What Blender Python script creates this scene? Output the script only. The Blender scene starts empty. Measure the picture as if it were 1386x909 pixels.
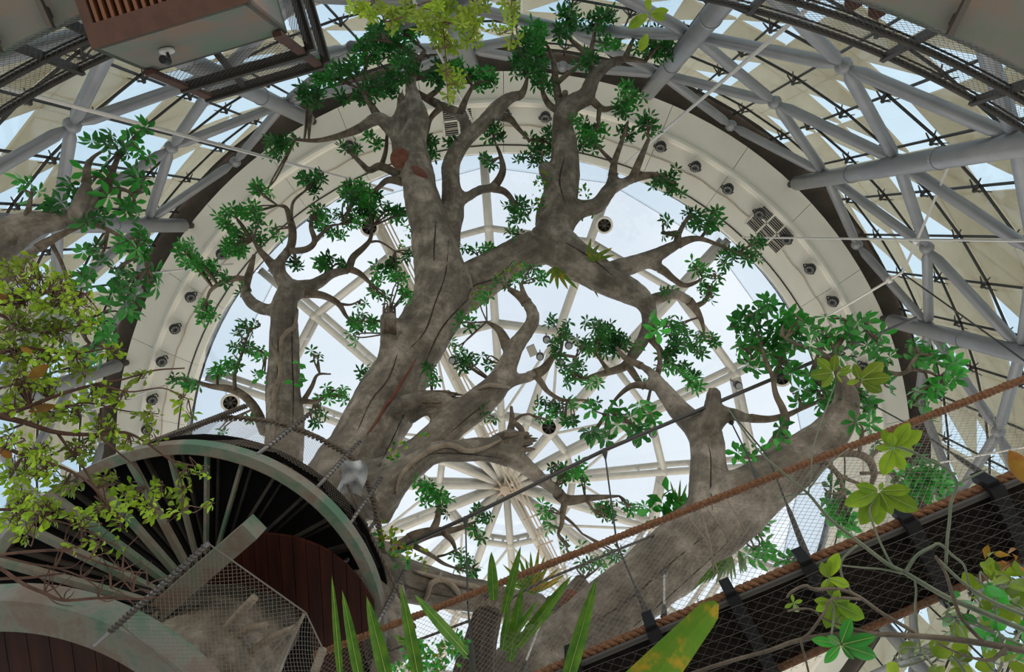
import bpy, math, random
import numpy as np
from mathutils import Vector, Matrix, noise
random.seed(7); rng = np.random.default_rng(7)
S = bpy.context.scene; COL = S.collection
PI = math.pi

# ---------------------------------------------------------------- camera, sky, exposure
F, CX, CY = 850.0, 693.0, 454.5            # focal length in pixels of the 1386 x 909 frame
ZEN = (725.0, 310.0)                        # where straight up falls in the frame
EYE = Vector((0, 0, 1.7))                   # a visitor's eye height
vz = Vector((ZEN[0]-CX, CY-ZEN[1], -F)).normalized()
ex = (Vector((1, 0, 0)) - vz*vz.x).normalized()
ey = vz.cross(ex)
R3 = Matrix((ex, ey, vz))                   # camera axes -> world axes
cam = bpy.data.objects.new('camera', bpy.data.cameras.new('camera')); COL.objects.link(cam)
cam.matrix_world = Matrix.Translation(EYE) @ R3.to_4x4()
cam.data.sensor_width = 36; cam.data.lens = 36*F/1386; cam.data.clip_end = 400; cam.data.clip_start = .05
S.camera = cam
S.view_settings.view_transform = 'Standard'; S.view_settings.look = 'None'
S.view_settings.gamma = 1; S.view_settings.use_curve_mapping = False
S.view_settings.exposure = 1.12
S.cycles.transparent_max_bounces = 24; S.cycles.max_bounces = 8; S.cycles.diffuse_bounces = 7

wd = bpy.data.worlds.new('sky'); S.world = wd; wd.use_nodes = True
wt = wd.node_tree; wt.nodes.clear()
def _n(t, ty, **kw):
    n = t.nodes.new(ty)
    for k, v in kw.items(): setattr(n, k, v)
    return n
wo = _n(wt, 'ShaderNodeOutputWorld'); wb = _n(wt, 'ShaderNodeBackground'); tc = _n(wt, 'ShaderNodeTexCoord')
wn = _n(wt, 'ShaderNodeTexNoise'); wn.inputs['Scale'].default_value = 1.1; wn.inputs['Detail'].default_value = 5
wr = _n(wt, 'ShaderNodeValToRGB')           # overcast: blue-grey to white cloud
wr.color_ramp.elements[0].position = .36; wr.color_ramp.elements[0].color = (.54, .64, .74, 1)
wr.color_ramp.elements[1].position = .64; wr.color_ramp.elements[1].color = (.86, .90, .94, 1)
sx = _n(wt, 'ShaderNodeSeparateXYZ'); gm = _n(wt, 'ShaderNodeMapRange'); gm.inputs[1].default_value = -.05; gm.inputs[2].default_value = .05
mx = _n(wt, 'ShaderNodeMix', data_type='RGBA'); mx.inputs[6].default_value = (.88, .80, .68, 1)   # sandy ground below the horizon, its brightness raised to fill the hall
wt.links.new(tc.outputs['Generated'], wn.inputs['Vector']); wt.links.new(wn.outputs['Fac'], wr.inputs['Fac'])
wt.links.new(tc.outputs['Generated'], sx.inputs[0]); wt.links.new(sx.outputs['Z'], gm.inputs[0])
wt.links.new(gm.outputs[0], mx.inputs[0]); wt.links.new(wr.outputs['Color'], mx.inputs[7])
wt.links.new(mx.outputs[2], wb.inputs['Color']); wb.inputs['Strength'].default_value = 1.0
wt.links.new(wb.outputs[0], wo.inputs[0])

# ---------------------------------------------------------------- placing helpers
R3T = R3.transposed()
def P(px, py, h):
    """world point seen at pixel (px, py), h metres above the eye"""
    d = R3 @ Vector((px-CX, CY-py, -F))
    return EYE + d*(h/d.z)
def depth(p): return -(R3T @ (Vector(p)-EYE)).z
def Wd(w, p): return w*depth(p)/F          # pixels -> metres at p
def pix(p):
    c = R3T @ (Vector(p)-EYE)
    return (CX - F*c.x/c.z, CY + F*c.y/c.z) if c.z < -1e-3 else (1e6, 1e6)
def inframe(p, m=110):
    x, y = pix(p); return -m < x < 1386+m and -m < y < 909+m

# ---------------------------------------------------------------- materials
MATS = {}
def mat(name, col, rough=.6, metal=0, col2=None, scale=3.0, bump=0, bscale=20, col3=None, attr=None, stretch=None, spec=.4, trans=0, rnd=0):
    m = bpy.data.materials.new(name); m.use_nodes = True; MATS[name] = m
    t = m.node_tree; b = t.nodes['Principled BSDF']; L = t.links.new
    b.inputs['Base Color'].default_value = (*col, 1); b.inputs['Roughness'].default_value = rough
    b.inputs['Metallic'].default_value = metal; b.inputs['Specular IOR Level'].default_value = spec
    if attr:
        v = _n(t, 'ShaderNodeAttribute', attribute_name=attr).outputs['Vector']
    else:
        v = _n(t, 'ShaderNodeTexCoord').outputs['Object'] if not rnd else _n(t, 'ShaderNodeNewGeometry').outputs['Position']
    if stretch:
        mp = _n(t, 'ShaderNodeMapping'); mp.inputs['Scale'].default_value = stretch; L(v, mp.inputs[0]); v = mp.outputs[0]
    cout = None
    if col2:
        n = _n(t, 'ShaderNodeTexNoise'); n.inputs['Scale'].default_value = scale; n.inputs['Detail'].default_value = 6; n.inputs['Roughness'].default_value = .65
        L(v, n.inputs['Vector']); r = _n(t, 'ShaderNodeValToRGB'); L(n.outputs['Fac'], r.inputs[0])
        r.color_ramp.elements[0].position = .33; r.color_ramp.elements[1].position = .67
        r.color_ramp.elements[0].color = (*col, 1); r.color_ramp.elements[1].color = (*col2, 1)
        if 'patina' in name or 'concrete' in name:
            r.color_ramp.elements[0].position = .41; r.color_ramp.elements[1].position = .60
        if col3:
            e = r.color_ramp.elements.new(.52); e.color = (*col3, 1)
        cout = r.outputs[0]
        if rnd:                              # leaf to leaf variation
            oi = _n(t, 'ShaderNodeObjectInfo'); hs = _n(t, 'ShaderNodeHueSaturation')
            mr = _n(t, 'ShaderNodeMapRange'); mr.inputs[3].default_value = .75; mr.inputs[4].default_value = 1.3
            L(oi.outputs['Random'], mr.inputs[0]); L(mr.outputs[0], hs.inputs['Value']); L(cout, hs.inputs['Color']); cout = hs.outputs[0]
        L(cout, b.inputs['Base Color'])
    if bump:
        n2 = _n(t, 'ShaderNodeTexNoise'); n2.inputs['Scale'].default_value = bscale; n2.inputs['Detail'].default_value = 5
        L(v, n2.inputs['Vector']); bp = _n(t, 'ShaderNodeBump'); bp.inputs['Strength'].default_value = bump; bp.inputs['Distance'].default_value = .03
        L(n2.outputs['Fac'], bp.inputs['Height']); L(bp.outputs[0], b.inputs['Normal'])
    if trans:
        tr = _n(t, 'ShaderNodeBsdfTranslucent'); ms = _n(t, 'ShaderNodeMixShader'); ms.inputs[0].default_value = trans
        if cout: L(cout, tr.inputs[0])
        else: tr.inputs[0].default_value = (*col, 1)
        L(b.outputs[0], ms.inputs[1]); L(tr.outputs[0], ms.inputs[2]); L(ms.outputs[0], t.nodes['Material Output'].inputs[0])
    return m
def glass(name, tint, refl):
    m = bpy.data.materials.new(name); m.use_nodes = True; MATS[name] = m
    t = m.node_tree; t.nodes.remove(t.nodes['Principled BSDF']); L = t.links.new
    a = _n(t, 'ShaderNodeBsdfTransparent'); a.inputs[0].default_value = (*tint, 1)
    g = _n(t, 'ShaderNodeBsdfGlossy'); g.inputs['Roughness'].default_value = .03; g.inputs[0].default_value = (.9, .95, 1, 1)
    ms = _n(t, 'ShaderNodeMixShader'); ms.inputs[0].default_value = refl
    L(a.outputs[0], ms.inputs[1]); L(g.outputs[0], ms.inputs[2]); L(ms.outputs[0], t.nodes['Material Output'].inputs[0])
glass('facade_glass', (.645, .705, .73), .05)
glass('skylight_glass', (.73, .735, .738), .05)
glass('upstand_glass', (.66, .685, .70), .08)
mat('plaster', (.66, .64, .575), .85, col2=(.71, .69, .63), scale=1.2)
mat('dark_slab', (.026, .020, .016), .8, col2=(.06, .046, .036), scale=1.5)
mat('steel_grey', (.185, .193, .21), .36, .2, col2=(.225, .233, .245), scale=2)
mat('pole_steel', (.13, .13, .135), .35, .4)
mat('mullion', (.03, .03, .03), .5, .4)
mat('bracket', (.06, .055, .048), .5, .5)
mat('skin_beige', (.80, .70, .55), .8, col2=(.88, .79, .65), scale=.8, trans=.62)
mat('roof_grey', (.3, .3, .3), .9)
mat('truss_white', (.50, .485, .44), .5, col2=(.58, .565, .52), scale=3)
mat('gantry_tan', (.44, .36, .28), .6)
mat('patina', (.075, .14, .092), .62, .2, col2=(.15, .115, .088), scale=2.4, col3=(.165, .16, .13), bump=.15)
mat('patina_grey', (.10, .14, .095), .62, .2, col2=(.17, .12, .085), scale=1.7, col3=(.135, .13, .11))
mat('concrete_grey', (.085, .11, .08), .85, col2=(.13, .10, .08), scale=1.2, col3=(.11, .11, .10))
mat('rust_brown', (.045, .019, .012), .7, .1, col2=(.075, .032, .02), scale=5)
mat('grille_orange', (.13, .05, .022), .6, .2)
mat('black_gap', (.004, .004, .004), .9)
mat('stair_shade', (.004, .004, .004), .9, 0, spec=.08, col2=(.008, .007, .007), scale=4)  # treads and upper soffit: shade under the stair put into the near-black colour
mat('beam_dark', (.022, .02, .017), .6, .3, col2=(.045, .038, .03), scale=5)
mat('red_wood', (.013, .003, .002), .6, spec=.15, col2=(.038, .009, .005), scale=2.0, stretch=(6, .6, 6))
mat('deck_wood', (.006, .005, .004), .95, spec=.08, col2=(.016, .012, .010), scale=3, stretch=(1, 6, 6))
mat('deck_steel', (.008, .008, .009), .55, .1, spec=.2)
mat('rope_brown', (.075, .032, .014), .95, col2=(.19, .092, .045), scale=40, bump=.4, bscale=90)
mat('rope_dark', (.045, .036, .028), .95, col2=(.11, .088, .065), scale=25, bump=.4, bscale=70)
mat('wire', (.15, .13, .105), .5, .4)
mat('wire_dark', (.05, .045, .038), .5, .4)
mat('cable_dark', (.055, .052, .05), .5, .5)
mat('cable_pale', (.50, .48, .45), .4, .4)
mat('lamp_black', (.02, .02, .022), .4, .3)
mat('lens', (.22, .23, .23), .15)
mat('fan_cream', (.60, .57, .51), .55)
mat('vent_grey', (.30, .29, .26), .6)
mat('bark', (.055, .044, .034), .88, attr='grain', col2=(.22, .19, .157), scale=3.2, col3=(.125, .107, .086), bump=.5, bscale=12, spec=.3)
def mottle(m):
    t = m.node_tree; b = t.nodes['Principled BSDF']; L = t.links.new; old = b.inputs['Base Color'].links[0].from_socket
    g = _n(t, 'ShaderNodeNewGeometry'); n1 = _n(t, 'ShaderNodeTexNoise'); n1.inputs['Scale'].default_value = 2.3; n1.inputs['Detail'].default_value = 9; n1.inputs['Roughness'].default_value = .72
    L(g.outputs['Position'], n1.inputs['Vector']); r = _n(t, 'ShaderNodeValToRGB'); L(n1.outputs['Fac'], r.inputs[0])
    r.color_ramp.elements[0].position = .32; r.color_ramp.elements[0].color = (.030, .026, .020, 1)
    r.color_ramp.elements[1].position = .70; r.color_ramp.elements[1].color = (.40, .355, .30, 1)
    e = r.color_ramp.elements.new(.5); e.color = (.125, .11, .087, 1)
    mm = _n(t, 'ShaderNodeMix', data_type='RGBA'); mm.inputs[0].default_value = .66; L(old, mm.inputs[6]); L(r.outputs[0], mm.inputs[7]); L(mm.outputs[2], b.inputs['Base Color'])
    n2 = _n(t, 'ShaderNodeTexNoise'); n2.inputs['Scale'].default_value = 16; n2.inputs['Detail'].default_value = 6; L(g.outputs['Position'], n2.inputs['Vector'])
    bp = _n(t, 'ShaderNodeBump'); bp.inputs['Strength'].default_value = .55; bp.inputs['Distance'].default_value = .05; L(n2.outputs['Fac'], bp.inputs['Height'])
    L(b.inputs['Normal'].links[0].from_socket, bp.inputs['Normal']); L(bp.outputs[0], b.inputs['Normal'])
mottle(MATS['bark'])
mat('bark_dark', (.022, .017, .013), .92, attr='grain', col2=(.085, .066, .05), scale=4, col3=(.045, .036, .028), bump=.8, bscale=12, spec=.2)
mat('bark_plain', (.055, .042, .03), .9, col2=(.16, .13, .096), scale=7, bump=.5, bscale=30, spec=.25)
mat('bark_pale', (.13, .105, .078), .9, col2=(.24, .20, .155), scale=7, bump=.4, bscale=30, spec=.25)
mat('bark_red', (.06, .032, .024), .9, col2=(.13, .075, .052), scale=12, spec=.25)
mat('stem_green', (.075, .10, .06), .7, col2=(.16, .17, .11), scale=6)
mat('cut_wood', (.07, .024, .014), .9, col2=(.16, .06, .035), scale=9, bump=.5)
mat('crack_red', (.085, .03, .02), .9, col2=(.13, .05, .03), scale=10)
mat('crack_dark', (.028, .022, .017), .95)
mat('leaf_green', (.010, .085, .014), .36, col2=(.04, .23, .035), scale=2.2, trans=.35, rnd=1)
mat('leaf_bright', (.018, .15, .016), .34, col2=(.05, .34, .04), scale=2.0, trans=.35, rnd=1)
mat('leaf_lime', (.11, .23, .008), .4, col2=(.30, .42, .02), scale=5, trans=.45, rnd=1)
mat('leaf_olive', (.085, .165, .008), .45, col2=(.23, .31, .018), scale=5, trans=.45, rnd=1)
mat('leaf_yellow', (.32, .20, .02), .5, col2=(.24, .075, .012), scale=9, trans=.4, rnd=1)
mat('rib_pale', (.20, .30, .06), .5)
mat('strap_green', (.028, .11, .006), .4, col2=(.10, .20, .012), scale=16, trans=.3, stretch=(1, 1, .25))
mat('strap_yellow', (.055, .17, .006), .4, col3=(.10, .19, .010), col2=(.50, .24, .015), scale=7, trans=.35)
mat('cloth', (.34, .38, .42), .85, col2=(.50, .52, .54), scale=8)
mat('floor_stone', (.40, .39, .36), .9, col2=(.48, .46, .42), scale=1)

# ---------------------------------------------------------------- mesh helpers
class MB:
    def __init__(s): s.v = []; s.f = []
    def add(s, v, f):
        o = len(s.v); s.v += [tuple(x) for x in v]; s.f += [tuple(i+o for i in q) for q in f]; return s
    def box(s, c, x, y, z):
        """centre and three half-axis vectors"""
        c, x, y, z = map(Vector, (c, x, y, z))
        v = [c+a*x+b*y+d*z for d in (-1, 1) for b in (-1, 1) for a in (-1, 1)]
        return s.add(v, [(0, 2, 3, 1), (4, 5, 7, 6), (0, 1, 5, 4), (2, 6, 7, 3), (0, 4, 6, 2), (1, 3, 7, 5)])
    def beam(s, a, b, w, h, up=(0, 0, 1)):
        a, b = Vector(a), Vector(b); d = b-a; L = d.length; d.normalize()
        u = Vector(up); x = d.cross(u)
        if x.length < 1e-4: x = d.orthogonal()
        x.normalize(); u = x.cross(d)
        return s.box((a+b)/2, d*(L/2), x*(w/2), u*(h/2))
    def slab(s, poly, n, t):
        """flat polygon thickened by t along n"""
        n = Vector(n).normalized()*t; k = len(poly)
        v = [Vector(p) for p in poly] + [Vector(p)+n for p in poly]
        return s.add(v, [tuple(range(k))[::-1], tuple(range(k, 2*k))] + [(i, (i+1) % k, (i+1) % k+k, i+k) for i in range(k)])
    def tube(s, pts, rad, n=8, cap=True):
        pts = [Vector(p) for p in pts]; m = len(pts)
        if not hasattr(rad, '__len__'): rad = [rad]*m
        T = [(pts[min(i+1, m-1)]-pts[max(i-1, 0)]).normalized() for i in range(m)]
        u = T[0].orthogonal().normalized(); o = len(s.v)
        cs = [(math.cos(2*PI*k/n), math.sin(2*PI*k/n)) for k in range(n)]
        for i in range(m):
            u = (u - T[i]*u.dot(T[i]))
            u = u.normalized() if u.length > 1e-6 else T[i].orthogonal().normalized()
            w = T[i].cross(u); r = rad[i]; p = pts[i]
            for c, d in cs: s.v.append(tuple(p + u*(c*r) + w*(d*r)))
        for i in range(m-1):
            a = o+i*n; b = a+n
            for k in range(n):
                k2 = (k+1) % n; s.f.append((a+k, a+k2, b+k2, b+k))
        if cap:
            s.f.append(tuple(o+k for k in range(n))[::-1]); e = o+(m-1)*n; s.f.append(tuple(e+k for k in range(n)))
        return s
    def lathe(s, c, axis, prof, n=16):
        """profile of (radius, offset along axis)"""
        ax = Vector(axis).normalized(); return s.tube_prof(c, ax, prof, n)
    def tube_prof(s, c, ax, prof, n):
        u = ax.orthogonal().normalized(); w = ax.cross(u); o = len(s.v); c = Vector(c)
        for r, h in prof:
            for k in range(n):
                a = 2*PI*k/n; s.v.append(tuple(c + ax*h + (u*math.cos(a) + w*math.sin(a))*max(r, 1e-4)))
        for i in range(len(prof)-1):
            for k in range(n):
                k2 = (k+1) % n; a = o+i*n; b = a+n; s.f.append((a+k, a+k2, b+k2, b+k))
        return s
    def ball(s, c, r, n=8):
        pr = [(r*math.sin(PI*i/6), -r*math.cos(PI*i/6)) for i in range(7)]
        return s.tube_prof(c, Vector((0, 0, 1)), pr, n)
    def build(s, name, m, parent=None, smooth=False, kind=None, label=None):
        v = np.array(s.v, dtype=float).reshape(-1, 3)
        if parent is None:
            org = np.array([v[:, 0].mean(), v[:, 1].mean(), v[:, 2].min()])
        else:
            org = np.array(parent.get('_w', (0, 0, 0)) if False else WL[parent.name])
        me = bpy.data.meshes.new(name); me.from_pydata((v-org).tolist(), [], s.f); me.validate()
        if smooth: me.polygons.foreach_set('use_smooth', [True]*len(me.polygons))
        me.materials.append(MATS[m] if isinstance(m, str) else m)
        return link(name, me, parent, org, kind, label)
WL = {}
def link(name, me, parent, org=None, kind=None, label=None):
    o = bpy.data.objects.new(name, me); COL.objects.link(o)
    if parent is None:
        o.location = org; WL[o.name] = tuple(org)
    else:
        o.parent = parent; WL[o.name] = WL[parent.name]
    if kind: o['kind'] = kind
    if label: o['label'] = label
    return o
def thing(name, loc, label, cat, group=None):
    o = bpy.data.objects.new(name, None); COL.objects.link(o); o.location = loc; WL[o.name] = tuple(loc)
    o.empty_display_size = .2
    return tag(o, label, cat, group)
def tag(o, label, cat, group=None):
    o['label'] = label; o['category'] = cat
    if group: o['group'] = group
    return o
def struct(name, loc=(0, 0, 0)):
    o = bpy.data.objects.new(name, None); COL.objects.link(o); o.location = loc; WL[o.name] = tuple(loc); o['kind'] = 'structure'
    return o
def child_of(parent, me, M, name):
    """a mesh placed by world matrix M under parent (parents are never rotated)"""
    o = bpy.data.objects.new(name, me); COL.objects.link(o); o.parent = parent
    M = M.copy(); M.translation = M.translation - Vector(WL[parent.name]); o.matrix_basis = M
    return o
def spline(pts, k=5):
    """Catmull-Rom through rows of numbers"""
    a = np.array(pts, float)
    if len(a) < 3: return np.array([a[0]+(a[-1]-a[0])*t for t in np.linspace(0, 1, k+1)])
    e = np.vstack([2*a[0]-a[1], a, 2*a[-1]-a[-2]]); out = []
    for i in range(1, len(e)-2):
        p0, p1, p2, p3 = e[i-1:i+3]
        for t in np.linspace(0, 1, k, endpoint=False):
            out.append(.5*((2*p1)+(-p0+p2)*t+(2*p0-5*p1+4*p2-p3)*t*t+(-p0+3*p1-3*p2+p3)*t**3))
    out.append(a[-1]); return np.array(out)
def net(mb, a, b, c, d, pitch, r, wavy=0):
    """diamond wire net over the quad a-b-c-d (a-b along u, a-d along v)"""
    a, b, c, d = map(Vector, (a, b, c, d))
    Lu = max((b-a).length, (c-d).length); Lv = max((d-a).length, (c-b).length)
    q = lambda u, v: a.lerp(b, u).lerp(d.lerp(c, u), v)
    k = int((Lu+Lv*1.0)/pitch)
    for sgn in (1, -1):
        for i in range(k+1):
            s0 = i*pitch-(Lv if sgn > 0 else 0)          # u start along v=0
            t0, t1 = 0.0, Lv
            u0 = s0; u1 = s0+sgn*Lv
            lo, hi = 0.0, 1.0
            for val0, val1 in ((u0, u1),):
                dv = val1-val0
                ts = sorted(((0-val0)/dv, (Lu-val0)/dv)); lo = max(lo, ts[0]); hi = min(hi, ts[1])
            if hi-lo < .02: continue
            n = 4
            pts = []
            for j in range(n+1):
                t = lo+(hi-lo)*j/n; p = q(min(1, max(0, (u0+(u1-u0)*t)/Lu)), t)
                pts.append(p)
            mb.tube(pts, r, 3, False)
    return mb

# ================================================================ LARGE STRUCTURE
CEN = EYE + Vector((-.90, 7.81, 0)); H = 18.0
def Q(az, R, h):
    a = math.radians(az); return Vector((CEN.x+R*math.cos(a), CEN.y+R*math.sin(a), EYE.z+h))
fl = MB(); fl.slab([Q(a, 15.5, -1.7-.3) for a in range(0, 360, 10)], (0, 0, 1), .3)
fl.build('floor', 'floor_stone', kind='structure')

# plaster ring under the skylight: 32 segments of two bands, a raised bead between them, thin joints
ring = struct('ceiling', Q(0, 0, H))
def arc_prism(mb, a0, a1, prof, n):
    """closed profile of (R, h) swept from az a0 to a1"""
    k = len(prof); v = []; f = []
    for i in range(n+1):
        a = a0+(a1-a0)*i/n; v += [Q(a, r, h) for r, h in prof]
    for i in range(n):
        for j in range(k):
            j2 = (j+1) % k; f.append((i*k+j, i*k+j2, (i+1)*k+j2, (i+1)*k+j))
    f.append(tuple(range(k))[::-1]); f.append(tuple(n*k+j for j in range(k)))
    return mb.add(v, f)
g = .035
for i in range(32):
    a0 = i*11.25+g; a1 = (i+1)*11.25-g
    if not any(inframe(Q(a, r, H), 200) for a in (a0, a1) for r in (9.9, 12)): 
        if i % 2: continue
        a1 += 11.25
    n = 4 if a1-a0 < 12 else 8
    arc_prism(MB(), a0, a1, [(9.91, 18.0), (11.13, 18.0), (11.13, 18.3), (9.91, 18.3)], n).build('panel', 'plaster', ring)
    arc_prism(MB(), a0, a1, [(11.30, 17.97), (12.05, 18.05), (12.05, 18.4), (11.30, 18.4)], n).build('panel', 'plaster', ring)
arc_prism(MB(), 0, 360, [(11.12, 17.99), (11.15, 17.90), (11.22, 17.87), (11.29, 17.90), (11.32, 17.99), (11.32, 18.2), (11.12, 18.2)], 128).build('bead', 'plaster', ring, smooth=False)
arc_prism(MB(), 0, 360, [(9.93, 18.06), (12.0, 18.12), (12.0, 18.5), (9.93, 18.5)], 96).build('backing', 'dark_slab', ring)
arc_prism(MB(), 0, 360, [(10.09, 17.985), (10.13, 17.985), (10.13, 18.02), (10.09, 18.02)], 128).build('cable_line', 'bracket', ring)
# dark soffit between the ring and the glass, roof beyond it
arc_prism(MB(), 0, 360, [(12.06, 18.25), (12.74, 18.25), (12.74, 18.6), (12.06, 18.6)], 96).build('trim_1', 'dark_slab', kind='structure')
ups = struct('trim_2', Q(0, 0, H))                      # pale upstand from the ring to the skylight
ZS = 19.78
for i in range(16):
    a0 = -93.75+22.5*i
    p = [Q(a0+.3, 9.93, 18.02), Q(a0+22.2, 9.93, 18.02), Q(a0+22.2, 9.62, ZS), Q(a0+.3, 9.62, ZS)]
    arc_prism(MB(), a0+.2, a0+22.3, [(10.07, 18.1), (10.11, 18.1), (9.78, ZS), (9.69, ZS)], 1).build("panel", "upstand_glass", ups)

# diagrid of grey tubes on 16 columns
RC = 12.15; COLZ = [16.15-3.1*k for k in range(5)]; MIDZ = [17.6-3.1*k for k in range(5)]
dg = thing('steel_diagrid', Q(0, 0, 8), 'diamond lattice of slim grey steel tubes standing just inside the curved glass wall', 'steel frame')
def vis(a, b): return any(inframe(Vector(a).lerp(Vector(b), t), 40) for t in (0, .2, .4, .6, .8, 1))
def cone_tube(mb, a, b, r, n=12):
    a, b = Vector(a), Vector(b); d = (b-a).normalized()
    return mb.tube([a+d*.10, a+d*.13, a+d*.34, b-d*.34, b-d*.13, b-d*.10], [r*.35, r*.55, r, r, r*.55, r*.35], n)
nodes = set()
for i in range(16):
    ac = -93.75+22.5*i
    for k in range(5):
        c = Q(ac, RC, COLZ[k])
        for s in (-1, 1):
            am = ac+s*11.25
            for mz in (MIDZ[k], MIDZ[k+1] if k < 4 else None):
                if mz is None: continue
                m = Q(am, RC, mz)
                if vis(c, m):
                    cone_tube(MB(), c, m, .11).build('strut', 'steel_grey', dg, smooth=True)
                    nodes.add((round(am, 2), mz)); nodes.add((round(ac, 2), COLZ[k]))
for a, z in sorted(nodes):
    if inframe(Q(a, RC, z)):
        mb = MB(); mb.ball(Q(a, RC, z), .15, 10); mb.build('node', 'steel_grey', dg, smooth=True)
colnames = {1: 'beside the top right walkway netting', 2: 'running out through the right edge below the netted walkway', 3: 'lowest on the right, level with the big dark-leaved branch', 
            14: 'at the left edge above the pale shrub', 15: 'behind the rusty box', 0: 'hidden by leaves at the top middle', 13: 'behind the pale shrub', 4: 'behind the rope bridge', 12: 'low at left', 5: 'in the lower right corner behind the rounded green leaves', 6: 'below the bridge, out of the light', 11: 'in the lower left corner behind the stair', 10: 'under the stair'}
for i in range(16):
    a = -93.75+22.5*i; p = Q(a, 12.0, 17.62); q = Q(a, 12.0, 8.6)
    if not vis(p, q): continue
    b = thing('steel_column', q, 'thick grey steel tube column '+colnames.get(i, 'among the glass'), 'column', 'tubular columns of the glass wall')
    MB().tube([q, p-Vector((0, 0, .05)), p], [.19, .19, .16], 20).build('shaft', 'steel_grey', b, smooth=True)
    for z in (14.6, 11.5): MB().tube([Q(a, 12.0, z), Q(a, 12.0, z+.07)], .205, 20).build('collar', 'steel_grey', b)
    MB().tube([p+Vector((0, 0, .0)), p+Vector((0, 0, .75))], .09, 12).build('pin', 'bracket', b, smooth=True)

# glass wall: 16 windows of four bays, panes in rows, mullions, rails and spider brackets
RG = 12.62; ROWZ = [18.2, 17.2]+[17.2-1.62*k for k in range(1, 7)]
nwin = 0
for i in range(16):
    a0 = -93.75+22.5*i; w = None
    for j in range(4):
        a = a0+5.625*j; b = a+5.625
        for k in range(len(ROWZ)-1):
            zt, zb = ROWZ[k], ROWZ[k+1]
            c = [Q(a+.06, RG, zb+.02), Q(b-.06, RG, zb+.02), Q(b-.06, RG, zt-.02), Q(a+.06, RG, zt-.02)]
            if not any(inframe(p) for p in c+[(c[0]+c[2])/2]): continue
            if w is None:
                nwin += 1; w = struct('window_%d' % nwin, Q(a0, RG, 8))
            n = ((c[0]+c[2])/2-Q(0, 0, (zt+zb)/2)); n.z = 0
            MB().slab(c, n, .02).build('pane', 'facade_glass', w)
            MB().beam(Q(a, RG-.03, zb), Q(a, RG-.03, zt), .036, .05, n).build('mullion', 'mullion', w)
            MB().beam(Q(a, RG-.03, zb), Q(b, RG-.03, zb), .045, .035).build('transom', 'mullion', w)
            s = MB(); o = Q(a, RG-.16, zb); s.ball(o, .045, 6)
            t = (Q(a+.5, RG, zb)-Q(a-.5, RG, zb)).normalized()
            for e in (-1, 1):
                for f2 in (-1, 1): s.tube([o, Q(a, RG-.02, zb)+t*.17*e+Vector((0, 0, .15*f2))], [.022, .012], 4)
            s.tube([o, Q(a, RG-.02, zb)], .018, 4)
            s.build('spider_bracket', 'bracket', w)

# beige screen outside the glass: triangular panels, left open here and there to the sky
skins = struct('wall_left', Q(180, 14, 6)), struct('wall_right', Q(0, 14, 6)); RS = 14.2
rs = random.Random(11)
for i in range(64):
    a0 = -93.75+5.625*i; azn = (a0+180) % 360-180
    for k in range(11):
        zt = 25.0-1.62*k; zb = zt-1.60
        b = a0+5.56; c = [Q(a0, RS, zb), Q(b, RS, zb), Q(b, RS, zt), Q(a0, RS, zt)]
        u1, u2 = rs.random(), rs.random()
        if not any(inframe(p, 10) for p in c): continue
        n = (c[0]+c[2])/2-Q(0, 0, (zt+zb)/2); n.z = 0
        lean = azn > -90                                  # the panels lean the other way round on the two sides
        tri = ([c[0], c[1], c[3]], [c[1], c[2], c[3]]) if lean else ([c[0], c[1], c[2]], [c[0], c[2], c[3]])
        dens = .30 if -140 < azn < -100 else .43
        for u, t in ((u1*.45, tri[0]), (u2, tri[1])):
            if u < dens: MB().slab(t, n, .06).build('panel', 'skin_beige', skins[azn > -90])

# ---------------------------------------------------------------- skylight
sky = struct('window_skylight', P(684, 660, 19.2)); sky.name = 'window_%d' % (nwin+1); WL[sky.name] = tuple(sky.location)
HUB = P(684, 660, 19.55)
def SK(az, t, up=0):
    """point of the shallow dome, t from the hub (0) to the rim (1)"""
    e = Q(az, 9.72, 18.95); p = HUB.lerp(e, t); p.z = EYE.z+18.95+.75*(1-t*t)+up*(.35+.35*min(1, t*1.6)); return p
RT = [.23, .53, .82, 1.0]
for i in range(16):
    a = -93.75+22.5*i
    for up, r in ((0, .115), (1, .10)):
        MB().tube([SK(a, t, up) for t in (0.03, .23, .53, .82, 1.025)], r, 10).build('rib', 'truss_white', sky, smooth=True)
    for t in (.12, .35, .45, .62, .72, .9):
        MB().tube([SK(a, t, 0), SK(a, t, 1)], .04, 6).build('rib_spacer', 'truss_white', sky)
    for t in RT[:3]:
        MB().ball(SK(a, t, 0), .15, 10).build('node', 'truss_white', sky, smooth=True)
        for up, r in ((0, .10), (1, .085)):
            MB().tube([SK(a, t, up), SK(a+22.5, t, up)], r, 8).build('purlin', 'truss_white', sky, smooth=True)
        for u in (.3, .7):
            q0 = SK(a, t, 0).lerp(SK(a+22.5, t, 0), u); q1 = SK(a, t, 1).lerp(SK(a+22.5, t, 1), u)
            MB().tube([q0, q1], .045, 6).build('purlin_spacer', 'truss_white', sky)
    ts = [0.02]+RT
    for k in range(4):
        c = [SK(a, ts[k], 1.12), SK(a+22.5, ts[k], 1.12), SK(a+22.5, ts[k+1], 1.12), SK(a, ts[k+1], 1.12)]
        MB().slab(c, (0, 0, 1), .03).build('pane', 'skylight_glass', sky)
    if i % 2 == 0:                                       # diagonal ties in the inner field
        MB().tube([SK(a, .23, 0), SK(a+22.5, .53, 0)], .045, 6).build('tie', 'truss_white', sky)
        MB().tube([SK(a+45, .23, 0), SK(a+22.5, .53, 0)], .045, 6).build('tie', 'truss_white', sky)
hb = MB(); hb.lathe(HUB+Vector((0, 0, -.25)), (0, 0, 1), [(0, 0), (.16, .02), (.2, .2), (.2, .9), (0, .95)], 12)
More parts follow.
